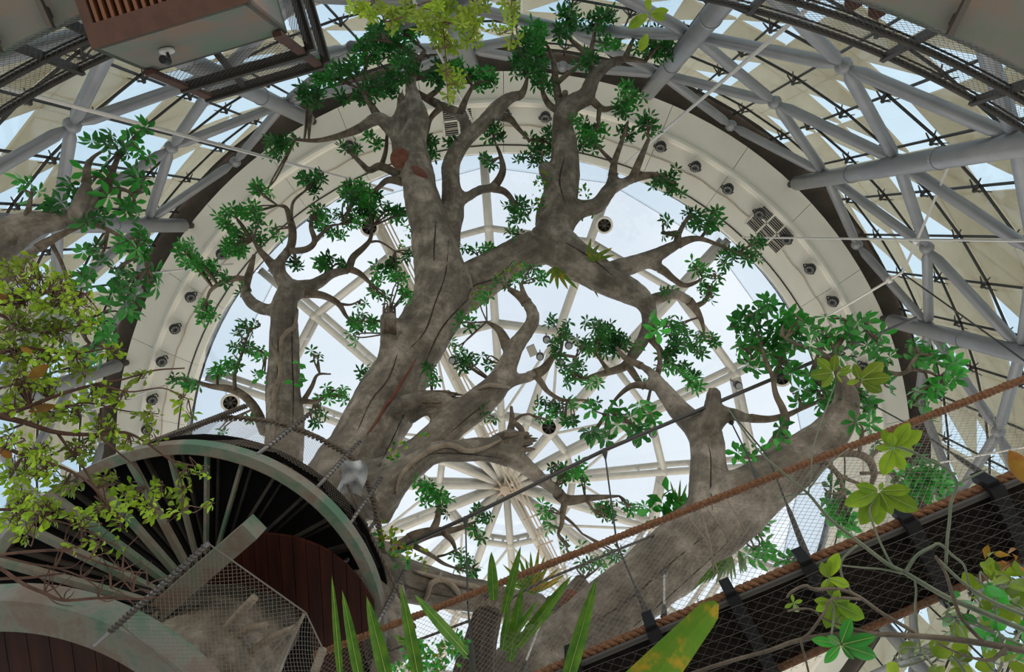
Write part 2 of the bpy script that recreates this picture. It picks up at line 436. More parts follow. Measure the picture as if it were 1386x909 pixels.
for k in range(8):
    a = k*PI/4; hb.beam(HUB+Vector((0, 0, -.1)), HUB+Vector((.35*math.cos(a), .35*math.sin(a), .02)), .06, .2)
hb.build('hub', 'gantry_tan', sky)

# ================================================================ FITTINGS ON THE RING
def spot(px, py, lab, h=17.72, grp='round spotlights on the plaster ring'):
    p = P(px, py, h); t = thing('spotlight', p, lab, 'spotlight', grp)
    d = (Vector((CEN.x, CEN.y, EYE.z+6))-p).normalized()
    MB().lathe(p, -d, [(0, -.02), (.13, -.02), (.15, 0), (.15, .10), (.09, .22), (0, .24)], 14).build('body', 'lamp_black', t, smooth=False)
    m = MB(); m.lathe(p, d, [(.115, .015), (.115, .035), (0, .036)], 14); m.build('lens', 'lens', t)
    gr = MB()
    for k in range(6): 
        a = k*PI/6; u = d.orthogonal().normalized(); w = d.cross(u); e = (u*math.cos(a)+w*math.sin(a))*.12
        gr.tube([p+d*.04-e, p+d*.04+e], .012, 4)
    gr.build('guard', 'lamp_black', t)
    top = Vector((p.x, p.y, EYE.z+H+.005)); s = d.cross(Vector((0, 0, 1))).normalized()
    y = MB(); 
    for e in (-1, 1): y.tube([p+s*.17*e-d*.06, p+s*.17*e+Vector((0, 0, .18)), top+s*.05*e], .018, 6)
    y.build('yoke', 'lamp_black', t); return t
RIGHT = [(894, 200), (941, 227), (985, 257), (1028, 290), (1065, 325), (1096, 365), (1127, 409), (1150, 452), (1168, 498), (1179, 550)]
ordn = ['first', 'second', 'third', 'fourth', 'fifth', 'sixth', 'seventh', 'eighth', 'ninth', 'tenth']
for k, q in enumerate(RIGHT): spot(*q, 'black round spotlight on the right curve of the plaster ring, %s from the top' % ordn[k])
for k, q in enumerate([(473, 199), (300, 345), (258, 403), (237, 446), (219, 490), (206, 542), (199, 582)]):
    spot(*q, 'black round spotlight on the left curve of the plaster ring, %s from the top' % ordn[k])
spot(738, 160, 'black round spotlight at the top of the plaster ring, right of the louvred vent'); spot(683, 155, 'black round spotlight at the top of the plaster ring, half behind a branch')
cb = MB()
for k in range(44):
    a = -185+k*4.3; pts = [Q(a+4.3*t, 10.62+.022*math.sin(5*(k+t)), 17.985) for t in np.linspace(0, 1, 4)]; cb.tube(pts, .016, 4, False)
tag(cb.build('lighting_cable', 'gantry_tan'), 'thin brown lighting cable strung from spotlight to spotlight round the ring', 'cable')

def vent(px, py, az, lab, nu, nv):
    c = P(px, py, H-.012); a = math.atan2(c.y-CEN.y, c.x-CEN.x)
    rr = Vector((math.cos(a), math.sin(a), 0)); tt = Vector((-rr.y, rr.x, 0)); t = thing('air_vent', c, lab, 'vent')
    hw, hh = .42*nu/2, .40*nv/2
    MB().box(c+Vector((0, 0, .004)), tt*hw, rr*hh, (0, 0, .004)).build('backing', 'black_gap', t)
    fr = MB()
    for i in range(nu+1): fr.beam(c+tt*(-hw+i*.42)-rr*hh, c+tt*(-hw+i*.42)+rr*hh, .05, .03)
    for i in range(nv+1): fr.beam(c-tt*hw+rr*(-hh+i*.40), c+tt*hw+rr*(-hh+i*.40), .05, .03)
    fr.build('frame', 'plaster', t)
    for i in range(nv):
        for k in range(6):
            o = c+rr*(-hh+i*.40+.06+k*.055); MB().beam(o-tt*hw, o+tt*hw, .022, .02).build('slat', 'vent_grey', t)
vent(1044, 309, 0, 'louvred air vent in six squares on the right of the plaster ring', 3, 2)
vent(620, 163, 0, 'louvred air vent behind the branches at the top of the plaster ring', 2, 2)

def fan(px, py, lab, h=18.55, r=.27):
    p = P(px, py, h); t = thing('ventilation_fan', p, lab, 'fan', 'round fans under the skylight')
    ax = (EYE+Vector((0, 2, 3))-p).normalized()
    MB().lathe(p, -ax, [(r*.80, .02), (r*.80, 0), (r, 0), (r*1.04, .06), (r*.98, .30), (r*.6, .36), (0, .36), (0, .33), (r*.55, .33), (r*.8, .28), (r*.80, .02)], 24).build('housing', 'fan_cream', t, smooth=False)
    MB().lathe(p-ax*.24, ax, [(r*.8, 0), (0, .005)], 20).build('back_disc', 'black_gap', t)
    MB().lathe(p-ax*.20, ax, [(r*.22, 0), (r*.22, .12), (0, .14)], 12).build('hub', 'bracket', t)
    u = ax.orthogonal().normalized(); w = ax.cross(u)
    for k in range(7):
        a = 2*PI*k/7; e = u*math.cos(a)+w*math.sin(a); f = ax.cross(e)
        MB().slab([p-ax*.13+e*r*.2-f*.02, p-ax*.13+e*r*.76-f*.075-ax*.03, p-ax*.13+e*r*.76+f*.03+ax*.03, p-ax*.13+e*r*.2+f*.03], ax, .006).build('blade', 'bracket', t)
    MB().tube([p-ax*.33, p-ax*.33+Vector((0, 0, .25)), p+Vector((0, 0, .95))], .035, 8).build('mount', 'truss_white', t)
fan(743, 578, 'round cream fan right of the broken lower limb, near the skylight hub'); fan(818, 305, 'round cream fan against a rib, right of the upper trunk fork', r=.24)
fan(500, 308, 'round cream fan half hidden by leaves left of the main trunk'); fan(312, 545, 'round cream fan low at left beside the straight tree'); fan(1058, 511, 'round cream fan behind the dark-leaved branches at right')

g = thing('maintenance_gantry', P(620, 520, 18.6), 'narrow tan ladder-like gantry crossing under the skylight', 'gantry')
ga, gb = P(488, 240, 18.75), P(800, 860, 18.75); gd = (gb-ga).normalized(); gx = gd.cross(Vector((0, 0, 1)))
for k in (-1.5, -.5, .5, 1.5): MB().tube([ga+gx*k*.115, gb+gx*k*.115], .026, 6).build('rail', 'gantry_tan', g)
for k in range(16):
    o = ga.lerp(gb, (k+.5)/16); MB().beam(o-gx*.28, o+gx*.28, .04, .05).build('rung', 'gantry_tan', g)
for k, q in enumerate([(612, 488), (740, 460), (770, 468), (731, 483), (759, 491), (862, 600), (884, 588), (1000, 522)]):
    p = P(*q, 18.3); t = thing('hanging_lamp', p, 'small dark lamp hung under the skylight, '+['just right of the main trunk', 'top left beside the middle limb', 'top right beside the middle limb', 'bottom left beside the middle limb', 'bottom right beside the middle limb', 'left one by the right-hand fork', 'right one by the right-hand fork', 'behind the broken stub of the right-hand fork'][k], 'lamp', 'lamps hung under the skylight')
    MB().lathe(p, (0, 0, 1), [(0, 0), (.10, 0), (.12, .03), (.12, .2), (.06, .28), (0, .28)], 12).build('body', 'lamp_black', t)
    MB().lathe(p, (0, 0, -1), [(.09, .004), (0, .008)], 12).build('lens', 'lens', t)
    MB().tube([p+Vector((0, 0, .25)), p+Vector((0, 0, 1.1))], .02, 6).build('drop_rod', 'bracket', t)
sp = P(752, 476, 18.5)
bx = thing('loudspeaker', P(720, 475, 18.35), 'small pale grey speaker box beside the lamp cluster under the skylight', 'speaker')
o = P(720, 475, 18.35); MB().box(o+Vector((0, 0, .1)), (.11, -.05, 0), (.06, .14, 0), (0, 0, .12)).build('cabinet', 'vent_grey', bx); MB().tube([o+Vector((0, 0, .2)), o+Vector((0, 0, 1))], .02, 6).build('drop_rod', 'bracket', bx)

def cable(a, b, r, m, lab, name='cable', fork=None):
    mb = MB(); a, b = Vector(a), Vector(b); mb.tube([a.lerp(b, t)-Vector((0, 0, .10*math.sin(PI*t)*min(1, (a-b).length/12))) for t in np.linspace(0, 1, 9)], r, 6)
    if fork: mb.tube([a.lerp(b, fork-.02), a.lerp(b, fork-.012), a.lerp(b, fork+.012), a.lerp(b, fork+.02)], [r, r*2.6, r*2.6, r], 8)
    return tag(mb.build(name, m), lab, 'cable')
cable(P(-20, 112, 9.5), P(532, 258, 17.0), .035, 'cable_pale', 'pale steel rod slanting from the left edge to the ring below the box')
cable(P(540, -40, 9.0), P(641, 168, 17.9), .03, 'cable_pale', 'pale steel rod running down through the top yellow-green leaves')
cable(P(1130, -20, 7.5), P(846, 222, 17.9), .030, 'cable_pale', 'pale steel rod slanting from the top right to the ring')
cable(P(1400, 326, 10.5), P(1005, 321, 17.9), .024, 'cable_pale', 'pale steel rod lying level across the right side of the ring')
cable(P(1065, 460, 16.5), P(1222, 368, 14.2), .030, 'cable_pale', 'pale rod from the ring to the turnbuckle at right', fork=.9)
cable(P(1222, 368, 14.2), P(1292, 205, 11.9), .026, 'cable_pale', 'pale rod rising from the turnbuckle at right to the thick column', fork=.3)
cable(P(1222, 370, 14.2), P(1400, 498, 11.4), .018, 'cable_dark', 'thin dark wire from the turnbuckle down to the right edge')
cable(P(1070, 660, 17.9), P(1400, 602, 13), .024, 'cable_pale', 'pale rod behind the brown rope at right')
cable(P(60, 575, 13), P(228, 520, 17.9), .03, 'cable_pale', 'pale rod behind the pale shrub at left')
cable(P(205, 370, 14), P(315, 357, 17.9), .03, 'cable_pale', 'short pale rod behind the big-leaved branch at left')

# ================================================================ NETTED WALKWAY ROUND THE HALL AND THE BOX THAT HANGS FROM IT
ZB = 5.95
BC = EYE+Vector((-.604, 8.528, 0)); RB = 11.035       # the walkway follows a circle of its own
def QB(az, R, h): a = math.radians(az); return Vector((BC.x+R*math.cos(a), BC.y+R*math.sin(a), EYE.z+h))
def aR(px, py, h): p = P(px, py, h)-BC; return math.degrees(math.atan2(p.y, p.x)), math.hypot(p.x, p.y)
_cen = CEN; CEN = BC
arc_prism(MB(), -140, -40, [(RB, ZB), (RB+3.5, ZB), (RB+3.5, ZB+.10), (RB, ZB+.10)], 60).build('trim_3', 'concrete_grey', kind='structure')
def railing(a0, a1, posts, lab):
    t = thing('walkway_railing', Q(a0, RB, ZB+.3), lab, 'railing')
    N = max(4, int((a1-a0)/1.5)); az = np.linspace(a0, a1, N+1)
    for z, n_ in ((ZB+.52, 'middle_rail'), (ZB+1.02, 'top_rail')):
        MB().tube([Q(a, RB+.06*(z-ZB), z) for a in az], .034, 8).build(n_, 'beam_dark', t, smooth=True)
        MB().tube([Q(a, RB+.06*(z-ZB)+.07, z+.03) for a in az], .011, 6).build('lacing_wire', 'wire_dark', t)
    for a in posts:
        MB().beam(Q(a, RB+.10, ZB-.04), Q(a, RB+.06, ZB+1.08), .05, .09, Q(a, 1, 0)-Q(a, 0, 0)).build('post', 'beam_dark', t)
        MB().beam(Q(a, RB-.06, ZB-.06), Q(a, RB+.28, ZB-.06), .05, .05).build('bracket', 'bracket', t)
    m = MB()
    for i in range(N): net(m, Q(az[i], RB-.01, ZB+.02), Q(az[i+1], RB-.01, ZB+.02), Q(az[i+1], RB+.05, ZB+1.02), Q(az[i], RB+.05, ZB+1.02), (.066), .0019)
    m.build('wire_net', 'wire_dark', t, kind='stuff')
railing(-84, -52, [aR(x, y, ZB)[0] for x, y in ((1294, 20), (1072, -45), (1420, 120))]+[-54], 'netted steel railing curving across the top right corner')
railing(-121, -102, [aR(x, y, ZB)[0] for x, y in ((3, 67), (73, 33))]+[-120.5], 'netted steel railing at the top left beside the rusty box')
CEN = _cen
for q, lab in (((1187, 14), 'dry brown leaf lying on the walkway netting at top right'), ((1155, 2), 'second dry brown leaf caught at the top edge of the netting')):
    c = P(*q, ZB+.35); lf = MB(); u, w = Vector((.09, .02, 0)), Vector((-.02, .075, .02))
    lf.slab([c-u-w*.3, c-w, c+u*.7-w*.7, c+u+w*.2, c+u*.3+w, c-u*.6+w*.7], (0, 0, 1), .006)
    tag(lf.build('dry_leaf', 'crack_red'), lab, 'leaf')

A, B = P(125, 67, 5.8), P(337, 3, 5.8); ab = (B-A).normalized(); LB = (B-A).length
out = Vector((ab.y, -ab.x, 0));
if out.dot(A-CEN) < 0: out = -out
Z = lambda p, h: Vector((p.x, p.y, EYE.z+h)); ZT = 6.63; DP = 2.6
pod = thing('hanging_box', A, 'boxy green-grey steel pod with rusty grilled underside hanging at top left', 'box')
MB().slab([A, B, Z(B, ZT), Z(A, ZT)], out, .05).build('front_panel', 'patina_grey', pod)
MB().slab([B, B+out*DP, Z(B+out*DP, ZT), Z(B, ZT)], -ab, .05).build('side_panel', 'patina_grey', pod)
MB().slab([A, A+out*DP, Z(A+out*DP, ZT), Z(A, ZT)], ab, .05).build('side_panel', 'patina_grey', pod)
ho, hw0, hw1, hd = .20, LB*.06, LB*.92, 1.2               # grille opening in the underside
c4 = lambda u, v, h: Z(A+ab*u+out*v, h)
for (u0, u1, v0, v1) in ((0, LB, 0, ho), (0, hw0, ho, ho+hd), (hw1, LB, ho, ho+hd), (0, LB, ho+hd, DP)):
    MB().slab([c4(u0, v0, 5.79), c4(u1, v0, 5.79), c4(u1, v1, 5.79), c4(u0, v1, 5.79)], (0, 0, 1), .05).build('underside_plate', 'rust_brown', pod)
MB().slab([c4(hw0, ho, 5.97), c4(hw1, ho, 5.97), c4(hw1, ho+hd, 5.97), c4(hw0, ho+hd, 5.97)], (0, 0, 1), .03).build('grille_backing', 'black_gap', pod)
u = hw0+.04
while u < hw1:
    MB().beam(c4(u, ho, 5.85), c4(u, ho+hd, 5.85), .03, .10).build('grille_slat', 'grille_orange', pod); u += .075
MB().slab([c4(0, 0, ZT), c4(LB, 0, ZT), c4(LB, DP, ZT), c4(0, DP, ZT)], (0, 0, 1), .04).build('deck', 'bracket', pod)
ZR = 7.72
for u, v in ((.06, -.04), (LB-.06, -.04), (LB+.04, .9), (LB+.04, 1.9)):
    MB().beam(c4(u, v, ZT-.12), c4(u, v, ZR), .05, .09, ab).build('post', 'rust_brown', pod)
for z in (7.2, ZR):
    MB().beam(c4(0, -.04, z), c4(LB, -.04, z), .10, .07).build('rail', 'beam_dark', pod)
    MB().beam(c4(LB+.04, -.04, z), c4(LB+.04, DP, z), .10, .07).build('rail', 'beam_dark', pod)
MB().beam(c4(.5, .5, ZT+.05), c4(.5, -.04, ZR), .06, .06).build('brace', 'beam_dark', pod)
m = MB(); net(m, c4(0, -.05, ZT), c4(LB, -.05, ZT), c4(LB, -.05, ZR), c4(0, -.05, ZR), .06, .0028); net(m, c4(LB+.05, 0, ZT), c4(LB+.05, DP, ZT), c4(LB+.05, DP, ZR), c4(LB+.05, 0, ZR), .06, .0028)
m.build('wire_net', 'wire_dark', pod, kind='stuff')
c = Z(A+ab*(LB*.30), 6.22)-out*.01
lm = thing('wall_lamp', c, 'small dark lamp on a pale round plate fixed to the green-grey pod', 'lamp')
MB().lathe(c, -out, [(.07, 0), (.07, .02), (0, .025)], 14).build('plate', 'cable_pale', lm)
MB().tube([c, c-out*.1, c-out*.12-Vector((0, 0, .05))], .016, 6).build('arm', 'lamp_black', lm)
MB().lathe(c-out*.12-Vector((0, 0, .04)), (0, 0, -1), [(.035, 0), (.04, .09), (0, .09)], 10).build('lamp_head', 'lamp_black', lm)

# ================================================================ ROPE BRIDGE
def rope(mb, a, b, r, pitch, strands=3, sag=0):
    a, b = Vector(a), Vector(b); d = (b-a).normalized(); u = d.orthogonal().normalized(); w = d.cross(u); L = (b-a).length
    n = int(L/pitch*9)
    for s in range(strands):
        ph = 2*PI*s/strands; pts = []
        for i in range(n+1):
            t = i/n; q = ph+2*PI*t*L/pitch; pts.append(a.lerp(b, t)+(u*math.cos(q)+w*math.sin(q))*r*.52-Vector((0, 0, sag*4*t*(1-t))))
        mb.tube(pts, r*.56, 6, False)
    return mb
Ra, Rb = P(425, 887, 4.9), P(1470, 480, 4.9)
Da, Db = P(690, 936, 3.8), P(1470, 610, 3.8)
br = thing('rope_bridge', (Da+Db)/2, 'dark plank rope bridge with brown ropes and wire netting crossing the lower right', 'bridge')
hr = MB(); n = 620; pts = [Ra.lerp(Rb, i/n) for i in range(n+1)]
hr.tube(pts, [.030+.0035*math.sin(i*1.9)+.002*math.sin(i*.37) for i in range(n+1)], 10).build('handrail_rope', 'rope_brown', br, smooth=False)
rope(MB(), Da+Vector((0, 0, .05)), Db+Vector((0, 0, .05)), .034, .16).build('deck_rope', 'rope_brown', br, smooth=True)
Fa, Fb = P(1030, 912, 3.8), P(1330, 778, 3.8); fd = (Fb-Fa).normalized()
dd = (Db-Da).normalized(); LD = (Db-Da).length
foot = lambda s: Fa+fd*((Da+dd*s-Fa).dot(fd))
k = 0; s = 0.02
while s < LD:
    a0, a1 = Da+dd*s, Da+dd*(s+.0951); b0, b1 = foot(s), foot(s+.0951)
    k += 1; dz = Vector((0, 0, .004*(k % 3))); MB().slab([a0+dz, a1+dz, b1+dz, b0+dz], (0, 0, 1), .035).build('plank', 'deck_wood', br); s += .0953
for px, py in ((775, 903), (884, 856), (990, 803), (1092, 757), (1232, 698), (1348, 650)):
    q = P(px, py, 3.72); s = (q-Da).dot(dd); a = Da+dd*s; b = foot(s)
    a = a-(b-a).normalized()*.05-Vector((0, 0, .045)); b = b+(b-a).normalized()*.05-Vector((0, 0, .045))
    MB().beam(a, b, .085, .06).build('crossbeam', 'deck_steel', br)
    MB().beam(a, a+Vector((0, 0, .16)), .06, .07, dd).build('clamp', 'deck_steel', br)
MB().tube([Da-Vector((0, 0, .015))+dd*LD*t for t in (0, .5, 1)], .02, 8).build('edge_cable', 'wire_dark', br)
MB().tube([foot(0)-Vector((0, 0, .015)), foot(LD)-Vector((0, 0, .015))], .025, 8).build('edge_cable', 'rope_brown', br)
m = MB(); nu = 8
for i in range(nu):
    t0, t1 = i/nu, (i+1)/nu
    ra = lambda t: Ra+(Rb-Ra).normalized()*((Da+dd*LD*t-Ra).dot((Rb-Ra).normalized()))
    net(m, Da+dd*LD*t0, Da+dd*LD*t1, ra(t1), ra(t0), .055, .0013)
# the netting runs on towards the stair beyond the deck
e0 = ra(0); net(m, Da-dd*1.6, Da, e0, Ra, .055, .0013)
m.build('side_net', 'wire', br, kind='stuff')
m = MB(); net(m, Da-Vector((0, 0, .10)), Db-Vector((0, 0, .10)), foot(LD)-Vector((0, 0, .08)), foot(0)-Vector((0, 0, .08)), .085, .0012)
for i in range(7):
    s0 = i/7; m.tube([(Da+dd*LD*t).lerp(foot(LD*t), s0+.015*math.sin(9*t+i))-Vector((0, 0, .09+.012*math.sin(t*30+i))) for t in np.linspace(0, 1, 40)], .0018, 3, False)
m.build('under_net', 'wire_dark', br, kind='stuff')
cp = [P(440, 786, 6.5), P(630, 701, 6.6), P(818, 609, 6.9), P(1000, 532, 7.3), P(1128, 478, 7.8), P(1240, 430, 8.2)]
MB().tube(cp, .024, 8).build('suspension_cable', 'cable_dark', br, smooth=True)
MB().tube([cp[0].lerp(cp[1], t) for t in (0, .04, .25, .32)], [.03, .05, .045, .024], 8).build('turnbuckle', 'cable_dark', br, smooth=True)
for top, mid, low in (((630, 701, 6.6), (633, 815, 4.9), (641, 915, 3.9)), ((818, 609, 6.9), (835, 736, 4.9), (884, 850, 3.9)), ((988, 556, 7.2), (1040, 618, 5.6), (1094, 757, 3.9)), ((989, 570, 7.2), (1010, 612, 6), (1027, 652, 4.95)), ((1160, 536, 7.9), (1240, 580, 5.5), (1346, 652, 3.95)), ((745, 810, 5), (725, 860, 4.4), (700, 925, 3.9)), ((899, 775, 5), (899, 800, 4.6), (899, 836, 4.0))):
    a, b, c = P(*top), P(*mid), P(*low)
    MB().tube([a, b, c], .0085, 6).build('hanger', 'cable_dark' if top[0] not in (745, 899) else 'cable_pale', br)
    MB().tube([a, a.lerp(b, .03), a.lerp(b, .12)], [.03, .035, .012], 8).build('hanger_clamp', 'bracket', br)
    MB().tube([b.lerp(c, .55), b.lerp(c, .62), b.lerp(c, .98)], [.01, .018, .026], 8).build('hanger_fork', 'bracket', br)
tag(MB().tube([P(470, 905, 5.2), P(560, 868, 5.2), P(640, 838, 5.2), P(735, 786, 5.2), P(850, 738, 5.4), P(905, 716, 6.4)], .013, 8).build('far_rope', 'bracket'), 'thin grey rope beyond the bridge, passing behind the stump', 'rope')

# ================================================================ SPIRAL STAIR TOWER
st = thing('spiral_stair', P(262, 850, 3.4), 'green-grey patinated spiral stair at lower left with dark treads and red wood soffit', 'staircase')
def circ(c, r, a): return Vector((c.x+r*math.cos(a), c.y+r*math.sin(a), c.z))
CU = P(266, 846, 5.2); RU = .5*((P(512, 858, 5.2)-CU).length+(P(292, 597, 5.2)-CU).length)
def band(c, r0, r1, dz, a0, a1, n, rise=0):
    mb = MB(); k = 4; v = []; f = []
    for i in range(n+1):
        a = a0+(a1-a0)*i/n; z = Vector((0, 0, zo(a) if rise else 0))
        v += [circ(c, r0, a)+z, circ(c, r1, a)+z, circ(c, r1, a)+z+Vector((0, 0, dz)), circ(c, r0, a)+z+Vector((0, 0, dz))]
    for i in range(n):
        for j in range(4): j2 = (j+1) % 4; f.append((i*4+j, i*4+j2, (i+1)*4+j2, (i+1)*4+j))
    f += [(3, 2, 1, 0), tuple(n*4+j for j in range(4))]
    return mb.add(v, f)
rad = math.radians
def zo(a):
    """how far the flight has come down by azimuth a"""
    return -.60*max(0, (rad(272)-a)/rad(90))**1.25
# outer stringer: rises from the left, round the top of the picture, to the right
band(CU, RU-.085, RU, .13, rad(165), rad(392), 72, 1).build('stringer', 'patina', st)
band(CU, RU-.095, RU-.085, .15, rad(165), rad(392), 72, 1).build('stringer_flange', 'patina_grey', st)
CH = P(262, 812, 5.0)                                  # the treads fan from here
for i in range(15):
    a = rad(176+i*11.2); z = .02+.015*i
    e = circ(CU, RU-.03, a); d = (e-CH); d.z = 0; Ld = d.length; d.normalize(); w = Vector((-d.y, d.x, 0))
    o = CH+Vector((0, 0, .17+z+zo(a)*.8)); e2 = Vector((e.x, e.y, CH.z+.20+z+zo(a)))
    r0 = .18 if i < 9 else .34
    nxt = circ(CU, RU-.03, rad(176+(i+1)*11.2)); nxt.z = CH.z+.20+z+zo(rad(176+(i+1)*11.2))
    MB().slab([o+d*r0-w*.01, e2-w*.02, nxt, o+d*r0+w*.09], (0, 0, 1), .03).build('tread', 'stair_shade', st)
    bw = .058 if i < 6 else .05 if i < 8 else .026
    if i < 16:
        p = Vector((o.x, o.y, o.z-.10))+d*r0; q = Vector((e2.x, e2.y, e2.z-.08))
        MB().beam(p, q, bw, .055).build('tread_beam', 'patina' if i < 11 else 'beam_dark', st)
        MB().beam(p+w*(bw*.5+.05)+Vector((0, 0, .08)), q+w*(bw*.5+.06)+Vector((0, 0, .08)), .022, .05).build('tread_edge', 'beam_dark', st)
band(CU+Vector((0, 0, .40)), .02, RU-.05, .03, rad(0), rad(360), 60).build('upper_soffit', 'stair_shade', st)
ga, gb = P(172, 862, 4.88), P(345, 712, 4.88)            # straight landing edge beam
gd = (gb-ga).normalized(); gw = Vector((-gd.y, gd.x, 0))
MB().beam(ga, gb, .17, .20).build('landing_beam', 'patina', st)
# red wood soffit boards of the landing, running along the building's long axis
zs = 5.13; k = 0
x0 = P(262, 800, zs).x; x = x0
SX, SY = zip(*[(P(a, b, zs).x, P(a, b, zs).y) for a, b in ((332, 722), (365, 722), (400, 727), (440, 742), (470, 765), (500, 800), (520, 850))])
while x < CU.x+RU-.15:
    x1 = x+.118
    def ycirc(xx): t = (RU-.14)**2-(xx-CU.x)**2; return math.sqrt(max(t, 0))
    def yline(xx): s_ = (xx-ga.x)/gd.x; return (ga+gd*s_).y
    yy = lambda X: float(np.interp(X, SX, SY)) if X > SX[0] else yline(X)+.05
    yl0, yl1 = yy(x), yy(x1); ylo = min(yl0, yl1)
    pxx = pix(Vector((x+.06, P(380, 800, zs).y, EYE.z+zs)))[0]; yhi = P(0, float(np.interp(pxx, (330, 385, 410, 420), (784, 800, 826, 1010))), zs).y
    yhi = min(yhi, CU.y+ycirc((x+x1)/2))
    if yhi-ylo > .05:
        z_ = EYE.z+zs; MB().slab([Vector((x, yl0, z_)), Vector((x1-.006, yl1, z_)), Vector((x1-.006, yhi, z_)), Vector((x, yhi, z_))], (0, 0, 1), .03).build('soffit_board', 'red_wood', st)
    x = x1
# lower turn of the stair, nearer the eye
CL = P(48, 1098, 3.5); RL = (P(60, 818, 3.5)-CL).length
band(CL, RL-.215, RL, .20, rad(180), rad(372), 60).build('lower_stringer', 'patina', st)
for i in range(16):
    xa = CL.x-RL+.2+i*.15; xb = xa+.145
    t = (RL-.19)**2-(xa+.07-CL.x)**2
    if t <= 0: continue
    MB().slab([Vector((xa, CL.y-math.sqrt(t), CL.z+.12)), Vector((xb, CL.y-math.sqrt(t), CL.z+.12)), Vector((xb, CL.y+.3, CL.z+.12)), Vector((xa, CL.y+.3, CL.z+.12))], (0, 0, 1), .03).build('soffit_board', 'red_wood', st)
MB().tube([circ(CU, .3, rad(150))-Vector((0, 0, 6.8)), circ(CU, .3, rad(150))-Vector((0, 0, .2))], .07, 12).build('centre_post', 'patina', st, smooth=True)

def lashed_pole(a, b, r, lab, turns=15, mlash='rope_dark', parent=None):
    """steel tube with a rope wound round it"""
    a, b = Vector(a), Vector(b); d = (b-a).normalized(); u = d.orthogonal().normalized(); w = d.cross(u)
    t = parent or thing('rail_pole', a, lab, 'pole', None)
    MB().tube([a-d*.05, b], r, 12).build('steel_tube', 'pole_steel', t, smooth=True)
    MB().tube([a-d*.052, a-d*.03], r*.72, 12).build('tube_end', 'black_gap', t)
    n = turns*8; MB().tube([a.lerp(b, .08+.9*i/n)+(u*math.cos(i*PI/4)+w*math.sin(i*PI/4))*(r*1.2) for i in range(n+1)], r*.36, 5).build('rope_lashing', mlash, t, smooth=True)
    return t
lashed_pole(P(136, 866, 3.38), P(282, 735, 3.44), .015, 'rope-lashed steel tube along the landing beam above the wire cage', 26)
lashed_pole(P(352, 612, 5.35), P(424, 556, 6.3), .018, 'rope-lashed stanchion in front of the straight liana-clad tree')
lashed_pole(P(433, 655, 5.4), P(488, 596, 6.2), .016, 'rope-lashed stanchion in front of the leaning main trunk')
lashed_pole(P(471, 712, 5.35), P(517, 645, 6.2), .016, 'rope-lashed stanchion on the right rim of the stair')
lashed_pole(P(180, 608, 5.7), P(336, 548, 6.4), .022, 'thick rope-lashed pole slanting above the top of the stair', 44)
lashed_pole(P(462, 768, 5.3), P(512, 700, 6.1), .016, 'lowest rope-lashed stanchion, beside the end of the bridge cable')
lashed_pole(P(510, 846, 5.0), P(548, 770, 5.9), .015, 'rope-lashed stanchion against the lower trunk, behind the bridge rope')
# rail rope and netting over the rim of the stair
top = [(120, 640, 6.1), (200, 612, 6.2), (256, 582, 6.3), (300, 566, 6.3), (370, 572, 6.3), (424, 590, 6.2), (478, 622, 6.2), (500, 660, 6.1), (512, 712, 6.0), (520, 770, 5.9), (530, 830, 5.7)]
bot = [(110, 690, 5.4), (168, 650, 5.4), (220, 620, 5.4), (262, 606, 5.4), (320, 602, 5.4), (372, 612, 5.4), (428, 646, 5.4), (460, 690, 5.4), (482, 742, 5.4), (498, 800, 5.4), (506, 870, 5.3)]
rn = thing('stair_netting', P(*bot[4]), 'rope-edged wire netting standing round the rim of the stair', 'netting')
sp_ = spline([tuple(P(*q)) for q in top], 10)
tw = MB()
for s in range(2):
    tw.tube([Vector(p)+Vector((.018*math.cos(i*1.1+s*PI), .018*math.sin(i*1.1+s*PI), .012*math.cos(i*1.1+s*PI))) for i, p in enumerate(spline(sp_, 3))], .019, 5)
tw.build('top_rope', 'rope_dark', rn, smooth=True)
m = MB()
for i in range(len(top)-1):
    net(m, P(*bot[i]), P(*bot[i+1]), P(*top[i+1]), P(*top[i]), .042, .0013)
m.build('wire_net', 'wire', rn, kind='stuff')
rope(MB(), P(470, 655, 6.0), P(562, 850, 5.0), .018, .12, 2).build('stay_rope', 'rope_dark', rn, smooth=True)
# wire cage over the opening in the landing
cg = thing('wire_cage', P(282, 735, 4.75), 'wire mesh guard stretched below the landing opening over a grey trunk', 'cage')
m = MB(); e = [P(160, 842, 3.40), P(283, 736, 3.44), P(414, 829, 3.44), P(300, 960, 3.38)]
net(m, *e, .038, .0013); net(m, e[2], P(440, 884, 3.44), P(400, 960, 3.4), P(340, 930, 3.4), .038, .0013)
m.build('wire_mesh', 'wire', cg, kind='stuff')
m = MB()
for a, b in ((1, 2), (0, 3), (2, 3)): m.tube([e[a], e[b]], .0045, 6)
m.tube([e[2], P(440, 884, 3.44)], .0045, 6); m.build('edge_wire', 'wire', cg)
MB().tube([P(412, 830, 3.43), P(388, 880, 3.4), P(372, 920, 3.38)], .010, 8).build('rope_tie', 'wire', cg, smooth=True)
for q in ([(262, 905), (295, 863), (320, 834), (345, 808)], [(290, 900), (308, 872), (332, 852), (362, 846)], [(330, 905), (345, 880), (370, 862), (400, 850)]):
    MB().tube([Vector(v) for v in spline([tuple(P(x, y, 4.66)) for x, y in q], 5)], .035, 8).build('root', 'bark_pale', cg, smooth=True)
MB().tube([P(437, 878, 4.45), P(420, 925, 4.2)], .035, 10).build('bamboo_post', 'bark_pale', cg, smooth=True)
